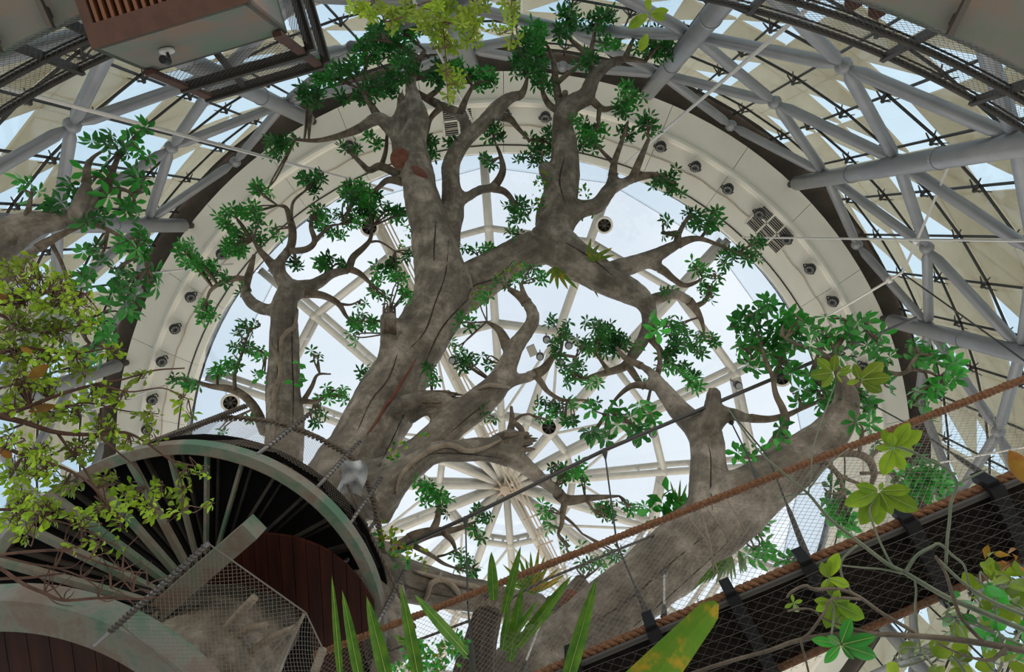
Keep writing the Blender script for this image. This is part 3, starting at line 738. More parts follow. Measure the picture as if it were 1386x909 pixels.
# crumpled cloth hung on the netting
cl = MB(); n = 14; v = []; fcs = []
for i in range(n):
    for j in range(n):
        u, w = i/(n-1), j/(n-1); p = P(458+u*36+4*math.sin(w*5), 628+w*44-6*math.sin(u*3), 6.02)
        v.append(p+Vector((0, 0, .05*noise.noise(Vector((u*4, w*4, 1)))+.03*math.sin(u*9+w*3))))
for i in range(n-1):
    for j in range(n-1): fcs.append((i*n+j, i*n+j+1, (i+1)*n+j+1, (i+1)*n+j))
cl.add(v, fcs); tag(cl.build('cloth', 'cloth', smooth=True), 'crumpled pale blue-grey cloth hanging on the stair netting by the main trunk', 'cloth')

# ================================================================ TREES
def fill_limb(limb):
    """(rows of (px, py, width px), h0, h1) -> spline rows of (x, y, z, radius)"""
    pts, h0, h1 = limb[:3]
    L = [0]
    for a, b in zip(pts, pts[1:]): L.append(L[-1]+math.hypot(a[0]-b[0], a[1]-b[1]))
    rows = []
    for (x, y, w), l in zip(pts, L):
        p = P(x, y, h0+(h1-h0)*l/L[-1]); rows.append((*p, Wd(w, p)/2))
    return spline(rows, 5)
def frames(c):
    T = np.gradient(c, axis=0); T /= np.linalg.norm(T, axis=1)[:, None]+1e-9
    u = np.cross(T[0], (0.3, .5, .8)); u /= np.linalg.norm(u); U = []
    for t in T:
        u = u-t*u.dot(t); u /= np.linalg.norm(u)+1e-9; U.append(u)
    return T, np.array(U)
def wood(root, limbs, thick=.075, vox=.05, bm='bark', body='trunk', twigmat='bark_plain', rough=1.0):
    """limbs above `thick` radius melt into one continuous body; the thinner ends are branches of their own"""
    mb = MB(); S_ = []; thin = []
    for l in limbs:
        r = fill_limb(l); big = np.where(r[:, 3] >= thick)[0]
        if len(big):
            k = big[-1]+1; q = r[:min(k+1, len(r))]
            if len(q) > 1:
                mb.tube([Vector(p[:3]) for p in q], list(q[:, 3]), 14); S_.append(q)
            if k < len(r)-1: thin.append(r[max(0, k-2):])
        else: thin.append(r)
    if S_:
        me = bpy.data.meshes.new('t'); me.from_pydata(mb.v, [], mb.f); o = bpy.data.objects.new('t', me); COL.objects.link(o)
        m = o.modifiers.new('r', 'REMESH'); m.mode = 'VOXEL'; m.voxel_size = vox
        m = o.modifiers.new('s', 'SMOOTH'); m.factor = .5; m.iterations = 6
        ev = o.evaluated_get(bpy.context.evaluated_depsgraph_get()); me2 = bpy.data.meshes.new_from_object(ev)
        bpy.data.objects.remove(o); bpy.data.meshes.remove(me)
        n = len(me2.vertices); V = np.empty(n*3); me2.vertices.foreach_get('co', V); V = V.reshape(-1, 3)
        N = np.empty(n*3); me2.vertices.foreach_get('normal', N); N = N.reshape(-1, 3)
        C, Tt, Uu, Ss, Rr = [], [], [], [], []
        for q in S_:
            d = spline(q, 3); T, U = frames(d[:, :3]); s = np.r_[0, np.cumsum(np.linalg.norm(np.diff(d[:, :3], axis=0), axis=1))]
            C.append(d[:, :3]); Tt.append(T); Uu.append(U); Ss.append(s+len(C)*7.3); Rr.append(d[:, 3])
        C = np.vstack(C); Tt = np.vstack(Tt); Uu = np.vstack(Uu); Ss = np.hstack(Ss); Rr = np.hstack(Rr)
        idx = np.empty(n, int)
        for i in range(0, n, 4000):
            D = ((V[i:i+4000, None]-C[None])**2).sum(2)-(Rr**2)[None]; idx[i:i+4000] = D.argmin(1)
        rel = V-C[idx]; W = np.cross(Tt[idx], Uu[idx]); a = (rel*Uu[idx]).sum(1); b = (rel*W).sum(1)
        s = Ss[idx]+(rel*Tt[idx]).sum(1); th = np.arctan2(b, a); R = Rr[idx]
        rid = 1.7*(np.sin(3*th+1.1*s)+.7*np.sin(5*th-.9*s+1)+.5*np.sin(9*th+2.3*s))*.020+.018*np.sin(2.1*s+2*th)*np.sin(.9*s)
        lump = np.array([noise.noise(Vector(p)*2.2)+.5*noise.noise(Vector(p)*6.5) for p in V])*.085
        V2 = V+N*((rid+lump)*np.minimum(R, .5)*rough)[:, None]
        me2.vertices.foreach_set('co', V2.ravel())
        at = me2.attributes.new('grain', 'FLOAT_VECTOR', 'POINT')
        q = np.hypot(a, b)+1e-6
        at.data.foreach_set('vector', np.stack([a/q*(.5+R), b/q*(.5+R), s*.32], 1).ravel())
        me2.polygons.foreach_set('use_smooth', [True]*len(me2.polygons))
        me2.materials.clear(); me2.materials.append(MATS[bm]); me2.name = body
        org = np.array(WL[root.name]); me2.vertices.foreach_set('co', (V2-org).ravel()); me2.update()
        link(body, me2, root)
    for r in thin:
        if len(r) > 1: MB().tube([Vector(p[:3]) for p in r], list(np.maximum(r[:, 3], .008)), 8).build('branch', twigmat, root, smooth=True)
    return [fill_limb(l) for l in limbs]

# ---- leaves: templates lie in the xy plane, base at the origin, +x the way they point
def leaflet(mb, L, w, droop, base, ang, tip=.55):
    c, s = math.cos(ang), math.sin(ang); st_ = [(0, .0), (.25, .42), (tip, 1.0), (.84, .62), (1, 0)]
    v = []
    for t, ww in st_:
        z = -droop*t*t*L
        for e in (-1, 0, 1):
            if ww == 0 and e: continue
            x, y = t*L, e*ww*w; zz = z+abs(e)*ww*w*.35
            v.append((base[0]+x*c-y*s, base[1]+x*s+y*c, base[2]+zz))
    f = [(0, 2, 1), (0, 3, 2), (1, 2, 5, 4), (2, 3, 6, 5), (4, 5, 8, 7), (5, 6, 9, 8), (7, 8, 10), (8, 9, 10)]
    mb.add(v, f)
def palmate(k, seed, wd=.125):
    r = random.Random(seed); mb = MB()
    for i in range(k):
        a = -2.6+5.2*i/(k-1)+r.uniform(-.12, .12); L = (1-.22*abs(a)/2.6)*r.uniform(.85, 1.05)
        leaflet(mb, L*.86, wd*r.uniform(.9, 1.15), r.uniform(.1, .75), (.12+.04*math.cos(a), .04*math.sin(a), 0), a, .6)
    mb.tube([(-.25, 0, .05), (.22, 0, 0)], .012, 3, False)
    return mb
def single(seed, w=.26, tip=.62):
    mb = MB(); leaflet(mb, 1, w, .25+.2*(seed % 3), (0, 0, 0), 0, tip); return mb
def round_leaf(seed):
    mb = MB(); v = []; f = []; n = 9; r = random.Random(seed); dr = r.uniform(.05, .35)
    for i in range(n+1):
        t = i/n; w = .34*math.sin(PI*min(1, max(0, t))**.85)**.8 if 0 < i < n else .004
        for e in (-1, 0, 1): v.append((t, e*w, -dr*t*t+abs(e)*w*.22))
    for i in range(n):
        a = i*3; f += [(a, a+1, a+4, a+3), (a+1, a+2, a+5, a+4)]
    return mb.add(v, f)
def rosette(seed, k=5, w=.17):
    r = random.Random(seed); mb = MB()
    for i in range(k): leaflet(mb, r.uniform(.75, 1), w, r.uniform(-.1, .4), (0, 0, 0), 2*PI*i/k+r.uniform(-.3, .3), .66)
    return mb
def finish(mb, name, m):
    me = bpy.data.meshes.new(name); me.from_pydata(mb.v, [], mb.f); me.materials.append(MATS[m])
    me.polygons.foreach_set('use_smooth', [True]*len(me.polygons)); return me
TPL = {}
for m in ('green', 'bright'): TPL['big_'+m] = [finish(palmate(5+i % 3, i+20, .165), 'leaf', 'leaf_'+m) for i in range(5)]
for m in ('leaf_green', 'leaf_bright'): TPL[m] = [finish(palmate(5+i % 3, i), 'leaf', m) for i in range(5)]
for m in ('leaf_lime', 'leaf_olive'): TPL[m] = [finish(rosette(i, 5+i % 2), 'leaf', m) for i in range(4)]
TPL['round'] = [finish(round_leaf(i), 'leaf', 'leaf_bright') for i in range(4)]
TPL['round_lime'] = [finish(round_leaf(i+7), 'leaf', 'leaf_olive') for i in range(3)]
TPL['small_lime'] = [finish(single(i), 'leaf', 'leaf_lime') for i in range(3)]
TPL['small_olive'] = [finish(single(i), 'leaf', 'leaf_olive') for i in range(3)]
TPL['small_yellow'] = [finish(single(i), 'leaf', 'leaf_yellow') for i in range(2)]
TPL['small_green'] = [finish(single(i, .3), 'leaf', 'leaf_bright') for i in range(3)]
TV = {k: [(np.array([v.co[:] for v in me.vertices]), [tuple(p.vertices) for p in me.polygons]) for me in ms] for k, ms in TPL.items()}
def orient(direction, tilt=.5):
    """matrix whose x axis points along direction with a mostly upward face"""
    x = Vector(direction).normalized(); z = Vector((rng.normal()*tilt, rng.normal()*tilt, 1)).normalized()
    if x.length < .1: x = Vector((1, 0, 0))
    y = z.cross(x)
    if y.length < .05: y = x.orthogonal()
    y.normalize(); z = x.cross(y); return Matrix((x, y, z)).transposed()
def plant_leaves(root, items, most=300, stuffname='foliage'):
    """items: (template key, position, direction, size). The largest in view become leaf objects, the rest one stuff mesh"""
    vis_ = [it for it in items if inframe(it[1], 90)]
    vis_.sort(key=lambda it: -it[3]/max(depth(it[1]), .1))
    rest = {}
    for i, (k, p, d, s) in enumerate(vis_):
        M = orient(d); v = int(rng.integers(len(TPL[k])))
        if i < most:
            child_of(root, TPL[k][v], Matrix.Translation(p) @ (M*s).to_4x4(), 'leaf')
        else: rest.setdefault(k, []).append((v, p, M, s))
    org = np.array(WL[root.name])
    for k, L in rest.items():
        vs, fs, o = [], [], 0
        for v, p, M, s in L:
            a, f = TV[k][v]; q = a*s @ np.array(M).T+np.array(p)-org; vs.append(q); fs += [tuple(i+o for i in t) for t in f]; o += len(a)
        me = bpy.data.meshes.new(stuffname); me.from_pydata(np.vstack(vs).tolist(), [], fs); me.materials.append(TPL[k][0].materials[0])
        me.polygons.foreach_set('use_smooth', [True]*len(me.polygons)); link(stuffname, me, root, kind='stuff')
def crown(root, sp, blobs, lpx, keys, hdef=None, per=1.0, twig='bark_plain', tw=.9):
    """blobs (px, py, rx, ry): twigs run from the nearest wood into each blob and carry whorls of leaves"""
    allp = np.vstack([s for s in sp]); px = np.array([pix(p[:3]) for p in allp]); items = []; tws = MB()
    for b in blobs:
        x, y, rx, ry = b[:4]; key = keys if isinstance(keys, str) else keys[int(rng.integers(len(keys)))]
        D = np.hypot(px[:, 0]-x, px[:, 1]-y)+allp[:, 3]*20; i = int(D.argmin()); src = Vector(allp[i][:3]); h = src.z-EYE.z
        h = b[4] if len(b) > 4 else (hdef if hdef and D[i] > 90 else h)
        n = max(2, int(per*rx*ry*3.1/(lpx*lpx*.30)))
        ctr = P(x, y, h+rng.uniform(-.1, .25)); start = src if D[i] < 90 else P(x+rng.uniform(-1, 1)*rx, y+ry*.9, h+.1)
        nt = max(2, n//4); ends = []
        for t in range(nt):
            a = 2*PI*t/nt+rng.uniform(0, 1); q = math.sqrt(rng.uniform(.15, 1))
            e = P(x+rx*q*math.cos(a), y+ry*q*math.sin(a), h+rng.uniform(-.35, .5)); ends.append(e)
            mid = start.lerp(ctr, .75)+Vector(rng.normal(size=3))*.03
            r0 = Wd(tw, e); pts = spline([tuple(start), tuple(mid), tuple(ctr.lerp(e, .45)), tuple(e)], 3)
            tws.tube([Vector(p) for p in pts], np.linspace(r0*1.7, r0*.8, len(pts)), 4, False)
        for j in range(n):
            e = ends[j % nt]; a = rng.uniform(0, 2*PI); d = Vector((math.cos(a), math.sin(a), rng.uniform(-.9, .45)))
            s = Wd(lpx*rng.uniform(.8, 1.2), e); back = (ctr-e)*rng.uniform(0, .55)
            items.append((key, e+back+d*s*.25, d, s))
    if tws.v: tws.build('twigs' if False else 'twig_spray', twig, root, smooth=True, kind='stuff')
    return items

from mathutils.bvhtree import BVHTree
def trunk_tree(root):
    o = [c for c in root.children if c.name.startswith('trunk')][0]; org = Vector(WL[root.name])
    return BVHTree.FromPolygons([v.co+org for v in o.data.vertices], [tuple(p.vertices) for p in o.data.polygons])
def on_wood(bvh, px, py, off=0):
    d = (P(px, py, 10)-EYE).normalized(); h = bvh.ray_cast(EYE+d*2.5, d)
    return None if h[0] is None else h[0]-d*off
def on_trunk(bvh, root, pts, wpx, name, m, off=0, n=7, taper=True):
    """a tube lying on the bark along the pixel path"""
    q = [on_wood(bvh, x, y, off) for x, y in spline(pts, 4)]; q = [p for p in q if p is not None]
    if len(q) < 3: return
    k = len(q); r = [Wd(wpx, p)/2*((.35+.65*math.sin(PI*(i+.5)/k)) if taper else 1) for i, p in enumerate(q)]
    return MB().tube(q, r, n).build(name, m, root, smooth=True)
# ---- the great leaning tree
M0 = [
 ([(250, 960, 190), (320, 850, 160), (385, 765, 140), (440, 690, 118), (468, 640, 100), (495, 595, 92), (535, 518, 82), (569, 456, 76), (600, 403, 76), (592, 350, 66), (580, 300, 52), (570, 262, 47), (562, 225, 43), (560, 190, 35), (567, 160, 28), (560, 135, 22), (556, 112, 15), (566, 84, 9), (575, 68, 5)], 4.3, 13.6),
 ([(545, 215, 30), (541, 185, 26), (530, 175, 22), (512, 160, 18), (488, 173, 13), (462, 183, 9), (430, 190, 6), (400, 189, 4)], 12.6, 13.4),
 ([(540, 190, 20), (541, 160, 18), (545, 138, 11)], 12.6, 13.0),
 ([(515, 163, 14), (502, 142, 9), (490, 122, 5)], 13, 13.6),
 ([(560, 240, 16), (540, 236, 12), (515, 225, 11), (500, 230, 9), (488, 220, 7), (474, 206, 5)], 12.4, 13),
 ([(515, 228, 8), (522, 205, 6), (524, 180, 4)], 12.8, 13.2),
 ([(562, 252, 16), (541, 245, 12), (524, 244, 9), (512, 254, 7), (500, 262, 5)], 12.3, 12.6),
 ([(600, 360, 50), (604, 320, 42), (612, 283, 33), (611, 250, 26), (610, 225, 25), (619, 203, 25), (632, 186, 22), (650, 170, 20), (669, 150, 20), (689, 133, 17), (706, 127, 11), (713, 108, 5), (714, 92, 3)], 11.6, 13.4),
 ([(632, 184, 18), (629, 165, 16), (620, 153, 15), (597, 143, 13), (577, 133, 10), (560, 122, 7)], 12.9, 13.5),
 ([(622, 156, 12), (630, 135, 8), (640, 116, 5)], 13, 13.4), ([(597, 145, 10), (583, 160, 7), (579, 178, 4)], 13.1, 13.3),
 ([(662, 156, 15), (688, 160, 11), (700, 172, 7), (716, 190, 4)], 13.1, 13.4), ([(575, 135, 8), (592, 122, 7), (600, 112, 4)], 13.2, 13.5),
 ([(615, 275, 18), (632, 267, 15), (649, 257, 14), (667, 253, 13), (680, 233, 10), (678, 212, 6), (670, 192, 3)], 12.1, 12.9),
 ([(665, 254, 12), (684, 260, 9), (698, 277, 6)], 12.5, 12.6),
 ([(588, 415, 62), (620, 395, 62), (645, 382, 60), (675, 363, 54), (710, 343, 50), (745, 325, 54), (752, 300, 52), (758, 270, 50), (764, 235, 44), (764, 200, 37), (760, 170, 28), (757, 140, 14), (752, 110, 10), (749, 82, 7), (741, 62, 4)], 10.9, 13.6),
 ([(760, 168, 28), (772, 143, 27), (793, 130, 24), (804, 105, 19), (825, 87, 14), (845, 80, 9), (875, 83, 5)], 12.8, 13.8),
 ([(804, 106, 13), (799, 86, 10), (790, 70, 8), (775, 56, 6), (762, 42, 3)], 13.3, 13.8), ([(797, 80, 7), (803, 55, 6), (806, 35, 3)], 13.5, 13.8),
 ([(845, 82, 9), (853, 62, 6), (860, 48, 3)], 13.6, 13.8), ([(760, 150, 10), (764, 136, 9), (765, 124, 8)], 12.9, 13.1),
 ([(754, 112, 8), (772, 97, 6), (786, 86, 4)], 13.2, 13.4), ([(755, 150, 10), (742, 140, 9), (734, 122, 6), (736, 105, 3)], 13, 13.4),
 ([(797, 132, 13), (815, 147, 9), (828, 146, 6), (842, 142, 3)], 13.1, 13.3), ([(812, 145, 7), (810, 160, 6), (811, 170, 4)], 13.1, 13.2),
 ([(758, 262, 30), (742, 238, 24), (733, 222, 14)], 12.2, 12.5),
 ([(752, 312, 40), (782, 285, 26), (809, 277, 23), (826, 256, 20), (842, 248, 15), (862, 240, 12), (889, 237, 8), (912, 247, 4)], 11.9, 12.9),
 ([(826, 256, 15), (829, 238, 13), (832, 218, 9), (842, 190, 6), (850, 165, 3)], 12.4, 13), ([(856, 241, 12), (868, 212, 9), (878, 188, 5)], 12.5, 12.9), ([(832, 222, 7), (818, 208, 5), (802, 190, 3)], 12.7, 12.9),
 ([(735, 322, 52), (765, 342, 56), (795, 363, 50), (822, 380, 45), (849, 393, 38), (868, 405, 29), (878, 423, 23), (875, 450, 19), (857, 480, 17), (846, 495, 13), (825, 503, 10), (805, 508, 7), (792, 512, 4)], 11.9, 10.2),
 ([(850, 494, 11), (862, 512, 9), (872, 526, 6)], 10.4, 10.2), ([(877, 452, 14), (892, 472, 9), (906, 490, 6)], 10.8, 10.4), ([(825, 504, 8), (815, 490, 5), (806, 478, 3)], 10.3, 10.4),
 ([(815, 372, 28), (839, 363, 28), (862, 356, 25), (889, 345, 21), (910, 334, 16), (930, 325, 11), (948, 323, 7), (972, 331, 5), (1000, 343, 3)], 11.8, 12.6),
 ([(916, 332, 10), (917, 317, 10), (907, 316, 7), (895, 315, 4)], 12.2, 12.5), ([(917, 320, 8), (925, 304, 6), (934, 290, 4)], 12.3, 12.6), ([(948, 323, 5), (958, 308, 4), (962, 292, 3)], 12.5, 12.7),
 ([(870, 353, 16), (884, 359, 14), (898, 366, 12), (911, 377, 9), (926, 386, 7), (940, 383, 5), (954, 374, 3)], 12.0, 12.2),
 ([(866, 412, 22), (882, 407, 19), (898, 401, 17), (915, 398, 15), (930, 405, 14), (941, 417, 11), (949, 432, 7), (953, 448, 4)], 11.5, 11.8), ([(938, 416, 9), (953, 408, 7), (961, 395, 5)], 11.7, 11.9),
 ([(475, 668, 95), (505, 655, 70), (535, 640, 56), (575, 607, 50), (612, 571, 45), (649, 543, 44), (672, 520, 36), (688, 490, 28), (698, 468, 24), (714, 447, 21), (722, 428, 19), (713, 410, 16), (703, 400, 12), (689, 391, 7)], 7.2, 9.8),
 ([(715, 412, 12), (709, 398, 8), (705, 384, 5)], 9.6, 9.8), ([(690, 480, 20), (684, 462, 15), (675, 446, 10), (659, 435, 4)], 9.2, 9.5),
 ([(672, 525, 26), (692, 516, 19), (715, 510, 17), (735, 500, 14), (750, 482, 8), (765, 481, 5), (779, 483, 4)], 8.9, 9.5), ([(725, 508, 10), (733, 518, 9), (742, 530, 7), (762, 541, 5), (790, 541, 3)], 9.1, 9.4),
 ([(500, 690, 70), (532, 655, 46), (560, 630, 34), (590, 612, 32), (619, 610, 33), (650, 607, 34), (680, 612, 36), (705, 626, 26), (729, 646, 21), (749, 660, 19), (766, 676, 15), (795, 674, 10), (820, 672, 6), (838, 671, 3)], 6.9, 8.7),
 ([(765, 676, 10), (762, 692, 8), (760, 710, 6), (756, 724, 4), (768, 740, 3)], 8.3, 8.3), ([(760, 696, 5), (775, 708, 4), (788, 722, 3)], 8.3, 8.3), ([(792, 674, 6), (799, 684, 4), (806, 694, 3)], 8.5, 8.5), ([(756, 722, 3), (765, 735, 3), (770, 752, 2)], 8.3, 8.3),
 ([(660, 606, 24), (684, 598, 34), (706, 596, 32)], 7.9, 8.1),
 ([(548, 555, 46), (575, 545, 34), (592, 544, 31), (607, 545, 30)], 8.3, 8.5),
 ([(530, 500, 34), (526, 468, 24), (526, 424, 24)], 9.1, 9.5),
 ([(690, 588, 12), (693, 568, 8), (692, 550, 4)], 8.3, 8.6), ([(694, 570, 7), (705, 580, 9), (707, 592, 9)], 8.3, 8.2), ([(694, 570, 6), (706, 562, 4), (716, 560, 3)], 8.4, 8.5),
 ([(480, 745, 60), (530, 745, 24), (560, 728, 20), (585, 720, 15), (612, 717, 9), (632, 711, 6), (645, 705, 3)], 6.3, 7.2), ([(585, 720, 12), (592, 702, 9), (594, 680, 5), (592, 665, 3)], 6.7, 7.0), ([(600, 720, 9), (612, 732, 7), (617, 745, 4)], 6.8, 6.9), ([(560, 738, 9), (585, 752, 6), (600, 762, 5), (615, 768, 3)], 6.6, 6.8), ([(592, 753, 4), (604, 750, 3), (616, 744, 3)], 6.8, 6.8),
 ([(470, 760, 90), (510, 770, 70), (550, 785, 58), (600, 798, 50), (650, 806, 44), (700, 818, 40), (735, 822, 38)], 6.0, 6.6),
 ([(470, 770, 110), (500, 800, 90), (520, 850, 70), (535, 900, 60)], 5.9, 5.4),
 ([(735, 826, 30), (752, 824, 26), (775, 803, 26), (792, 782, 25)], 6.6, 6.8),
]
base = P(320, 850, 4.3)
t1 = thing('kapok_tree', base, 'great grey-brown tree whose leaning forked trunk fills the middle under the skylight', 'tree')
sp1 = wood(t1, M0, thick=.085, vox=.055)
def onsurf(mb, pts, r, n=6):
    q = spline([tuple(p) for p in pts], 5); mb.tube([Vector(p) for p in q], r, n); return mb
bv1 = None
def stub_face(px, py, h, r, d, m='cut_wood'):
    c = P(px, py, h); mb = MB(); mb.lathe(c, d, [(r, -.12), (r*1.02, -.02), (r*.93, .02), (r*.5, .035), (0, .03)], 16); return mb.build('cut_end', m, t1, smooth=True)
ds = (P(535, 214, 11.6)-P(565, 224, 12.4)).normalized()
MB().tube([P(563, 224, 12.4), P(541, 215, 11.9)], [.24, .19], 14).build('sawn_stub', 'bark_plain', t1, smooth=True)
stub_face(540, 214, 11.88, .19, ds)
def rough_end(px, py, h, r, d, name='broken_end', sides=9):
    c = P(px, py, h); d = Vector(d).normalized(); u = d.orthogonal().normalized(); w = d.cross(u); mb = MB(); rr = random.Random(int(px))
    for i in range(16):
        a = 2*PI*i/16; q = r*math.sqrt(rr.uniform(.1, 1)); o = c+(u*math.cos(a)+w*math.sin(a))*q; L = rr.uniform(.08, .28)
        mb.tube([o-d*.35, o+d*L*.4+u*rr.uniform(-.03, .03), o+d*L], [r*.28, r*.22, r*.06], 5)
    return mb.build(name, 'bark_plain', t1, smooth=False)
rough_end(603, 545, 8.5, .15, P(620, 545, 8.5)-P(590, 545, 8.4)); rough_end(703, 597, 8.1, .16, P(715, 596, 8.2)-P(690, 598, 8.0))
rough_end(527, 428, 9.5, .10, P(527, 418, 9.6)-P(526, 450, 9.3)); rough_end(545, 140, 13, .10, P(547, 125, 13.2)-P(543, 150, 13))
BL1 = [(440,100,25,22),(420,130,22,18),(470,95,22,18),(500,70,25,15),(515,50,35,20),(545,40,30,20),(520,115,28,18),(548,95,20,20),(478,132,16,12),(500,125,18,16),(545,70,18,14),(600,92,20,14),(630,100,42,16),(655,108,20,14),(590,108,14,12),(725,50,22,30),(720,90,30,24),(735,112,16,12),(705,70,16,16),(770,20,20,22),(762,45,12,16),(812,27,28,18),(825,60,14,14),(892,58,30,22),(875,70,16,12),(797,82,14,16),(850,130,20,20),(838,150,12,12),(875,170,18,14),(800,175,22,16),(780,165,10,8),(800,195,18,12),(850,182,14,12),(578,197,26,22),(612,193,12,12),(740,190,22,20),(728,205,12,12),(715,215,15,12),(668,178,22,10),(662,217,12,9),(697,288,20,14),(712,278,10,10),(508,190,12,14),(472,200,14,12),(377,197,20,22),(398,185,10,6),(417,127,18,14),(360,258,10,8),
 (898,242,20,16),(912,258,10,10),(937,291,14,16),(964,296,12,18),(950,305,12,12),(898,300,8,8),(906,318,6,6),(500,262,14,14),(480,252,14,12),
 (944,366,12,12),(961,386,14,12),(972,372,8,8),(960,400,8,6),(985,340,10,10),(1000,343,14,14),(1022,330,10,12),(1018,350,8,8),(980,358,10,8),(955,455,14,12),(940,470,14,14),(930,500,14,14),(918,462,18,18),(902,392,10,8),(905,478,14,16),(922,440,10,10),
 (759,446,18,16),(775,503,20,14),(815,446,24,18),(835,463,26,18),(809,470,20,12),(790,468,12,12),(798,515,10,10),(879,516,10,8),(900,495,10,8),(905,440,10,12),(938,520,14,10),(918,500,12,10),(782,490,10,8),(752,470,10,10),
 (502,505,16,12),(492,436,14,12),(480,455,8,6),(545,396,12,12),(540,378,8,6),(585,503,8,18),(629,490,18,18),(620,470,12,8),(659,483,4,14),(629,436,12,10),(642,340,18,6),(660,335,10,5),(702,318,16,8),(725,376,20,8),(680,382,14,6),(655,405,10,6),(627,415,12,10),(610,445,8,8),(720,362,10,5),
 (745,546,16,10),(760,560,14,8),(735,563,12,8),(772,548,12,8),(775,570,10,8),(800,545,12,8),(660,560,10,8),
 (585,669,20,16),(598,676,12,12),(572,655,12,10),(598,690,8,8),(649,696,14,12),(640,716,10,8),(632,762,16,14),(618,750,10,8),(652,729,6,8),(640,775,10,8),(772,636,20,16),(755,630,10,10),(785,645,10,10),(742,689,12,8),(742,709,10,8),(815,685,18,10),(859,686,14,8),(845,680,10,6),(820,697,12,8),(792,766,12,8),(812,760,12,8),(835,750,12,8),(790,745,8,6),(765,735,6,6),(768,575,8,6)]
it = crown(t1, sp1, BL1, 13, ['leaf_green', 'leaf_green', 'leaf_bright'])
plant_leaves(t1, it)

bv1 = trunk_tree(t1)
on_trunk(bv1, t1, [(566, 478), (556, 498), (543, 518), (530, 540), (521, 550), (511, 568), (499, 584), (490, 596)], 7, 'crack', 'crack_red', -.02)
on_trunk(bv1, t1, [(556, 226), (564, 232), (572, 240), (576, 246)], 17, 'stain', 'crack_red', -.10)
for q in ([(604, 330), (602, 370), (592, 410), (572, 450), (556, 480)], [(652, 386), (622, 408), (600, 440), (584, 478), (566, 520)], [(700, 352), (672, 374), (648, 392), (634, 404)], [(540, 470), (520, 510), (500, 545), (478, 590)], [(588, 300), (586, 330), (590, 360)], [(762, 210), (758, 245), (756, 275)], [(770, 330), (800, 352), (830, 372)], [(548, 560), (530, 600), (510, 640)], [(660, 545), (640, 565), (612, 588)], [(560, 618), (600, 618), (650, 616), (690, 618)], [(520, 780), (570, 800), (640, 815)]):
    on_trunk(bv1, t1, [(x+rng.normal()*3, y+rng.normal()*3) for x, y in q], 2.6, 'bark_groove', 'crack_dark', -.005, 5)
# ---- the straight tree at left with its pale liana
M1 = [
 ([(380, 640, 54), (385, 567, 50), (383, 534, 46), (384, 501, 42), (385, 468, 40), (385, 440, 37), (386, 413, 34), (392, 394, 28), (407, 390, 22), (428, 384, 18), (450, 370, 14), (470, 364, 12), (478, 348, 10), (492, 335, 8), (501, 324, 6), (504, 306, 3)], 9.3, 12.6),
 ([(384, 425, 24), (370, 421, 18), (350, 416, 17), (336, 404, 15), (332, 390, 13), (338, 368, 10), (344, 345, 5)], 11.0, 11.8), ([(336, 394, 10), (327, 377, 9), (303, 381, 7), (286, 392, 5), (280, 405, 3)], 11.4, 11.8),
 ([(392, 400, 26), (388, 386, 24), (372, 362, 15), (353, 340, 8), (343, 325, 4)], 11.3, 12), ([(378, 370, 16), (380, 352, 14), (393, 335, 12), (396, 315, 11), (393, 298, 9), (387, 281, 6), (376, 278, 3)], 11.5, 12.3), ([(394, 296, 5), (397, 273, 4), (413, 258, 3)], 12, 12.4),
 ([(392, 340, 9), (415, 337, 9), (426, 326, 8), (421, 308, 6), (421, 290, 3)], 11.6, 12.2), ([(426, 327, 7), (434, 318, 6), (447, 306, 4), (464, 303, 2)], 11.9, 12.3),
 ([(498, 328, 4), (514, 327, 3), (535, 340, 2)], 12.3, 12.5), ([(474, 364, 10), (487, 370, 8), (500, 382, 5)], 12, 12.2), ([(456, 370, 8), (440, 362, 6), (432, 366, 5)], 12, 12.1),
 ([(400, 396, 20), (416, 397, 13), (438, 400, 10), (458, 411, 8), (469, 428, 5), (482, 440, 4)], 11.3, 11.7), ([(458, 411, 5), (475, 412, 3), (490, 405, 2)], 11.6, 11.8),
 ([(360, 588, 18), (345, 552, 13), (328, 534, 11), (310, 526, 10), (284, 522, 7), (262, 515, 4)], 10, 10.6), ([(318, 527, 6), (318, 505, 5), (328, 477, 4), (338, 446, 2)], 10.3, 10.8), ([(328, 477, 3), (345, 472, 2.5), (360, 478, 2)], 10.6, 10.7),
 ([(395, 552, 12), (410, 542, 8), (422, 523, 6), (430, 507, 4), (448, 506, 2)], 10, 10.4), ([(395, 548, 10), (411, 543, 8), (429, 543, 6), (443, 533, 3)], 10, 10.3),
]
t2 = thing('kapok_tree', P(380, 640, 9.3), 'straight upright tree at left behind the stair, a pale liana winding up its trunk', 'tree')
sp2 = wood(t2, M1, thick=.085, vox=.045)
def liana(root, pts, h0, h1, name='liana', m='bark_pale', off=-.33):
    rows = []
    for i, (x, y, w) in enumerate(pts):
        h = h0+(h1-h0)*i/(len(pts)-1); p = P(x, y, h); d = (p-EYE).normalized(); p = p+d*off; rows.append((*p, Wd(w, p)/2))
    r = spline(rows, 4); return MB().tube([Vector(p[:3]) for p in r], list(r[:, 3]), 8).build(name, m, root, smooth=True)
bv2 = trunk_tree(t2)
on_trunk(bv2, t2, [(371, 590), (372, 555), (372, 532), (379, 510), (380, 495), (374, 478), (367, 468), (366, 456)], 8, 'liana', 'bark_pale', .02, 8)
on_trunk(bv2, t2, [(378, 490), (380, 476), (382, 458), (390, 448), (398, 442), (402, 425), (403, 412)], 7, 'liana', 'bark_pale', .02, 8)
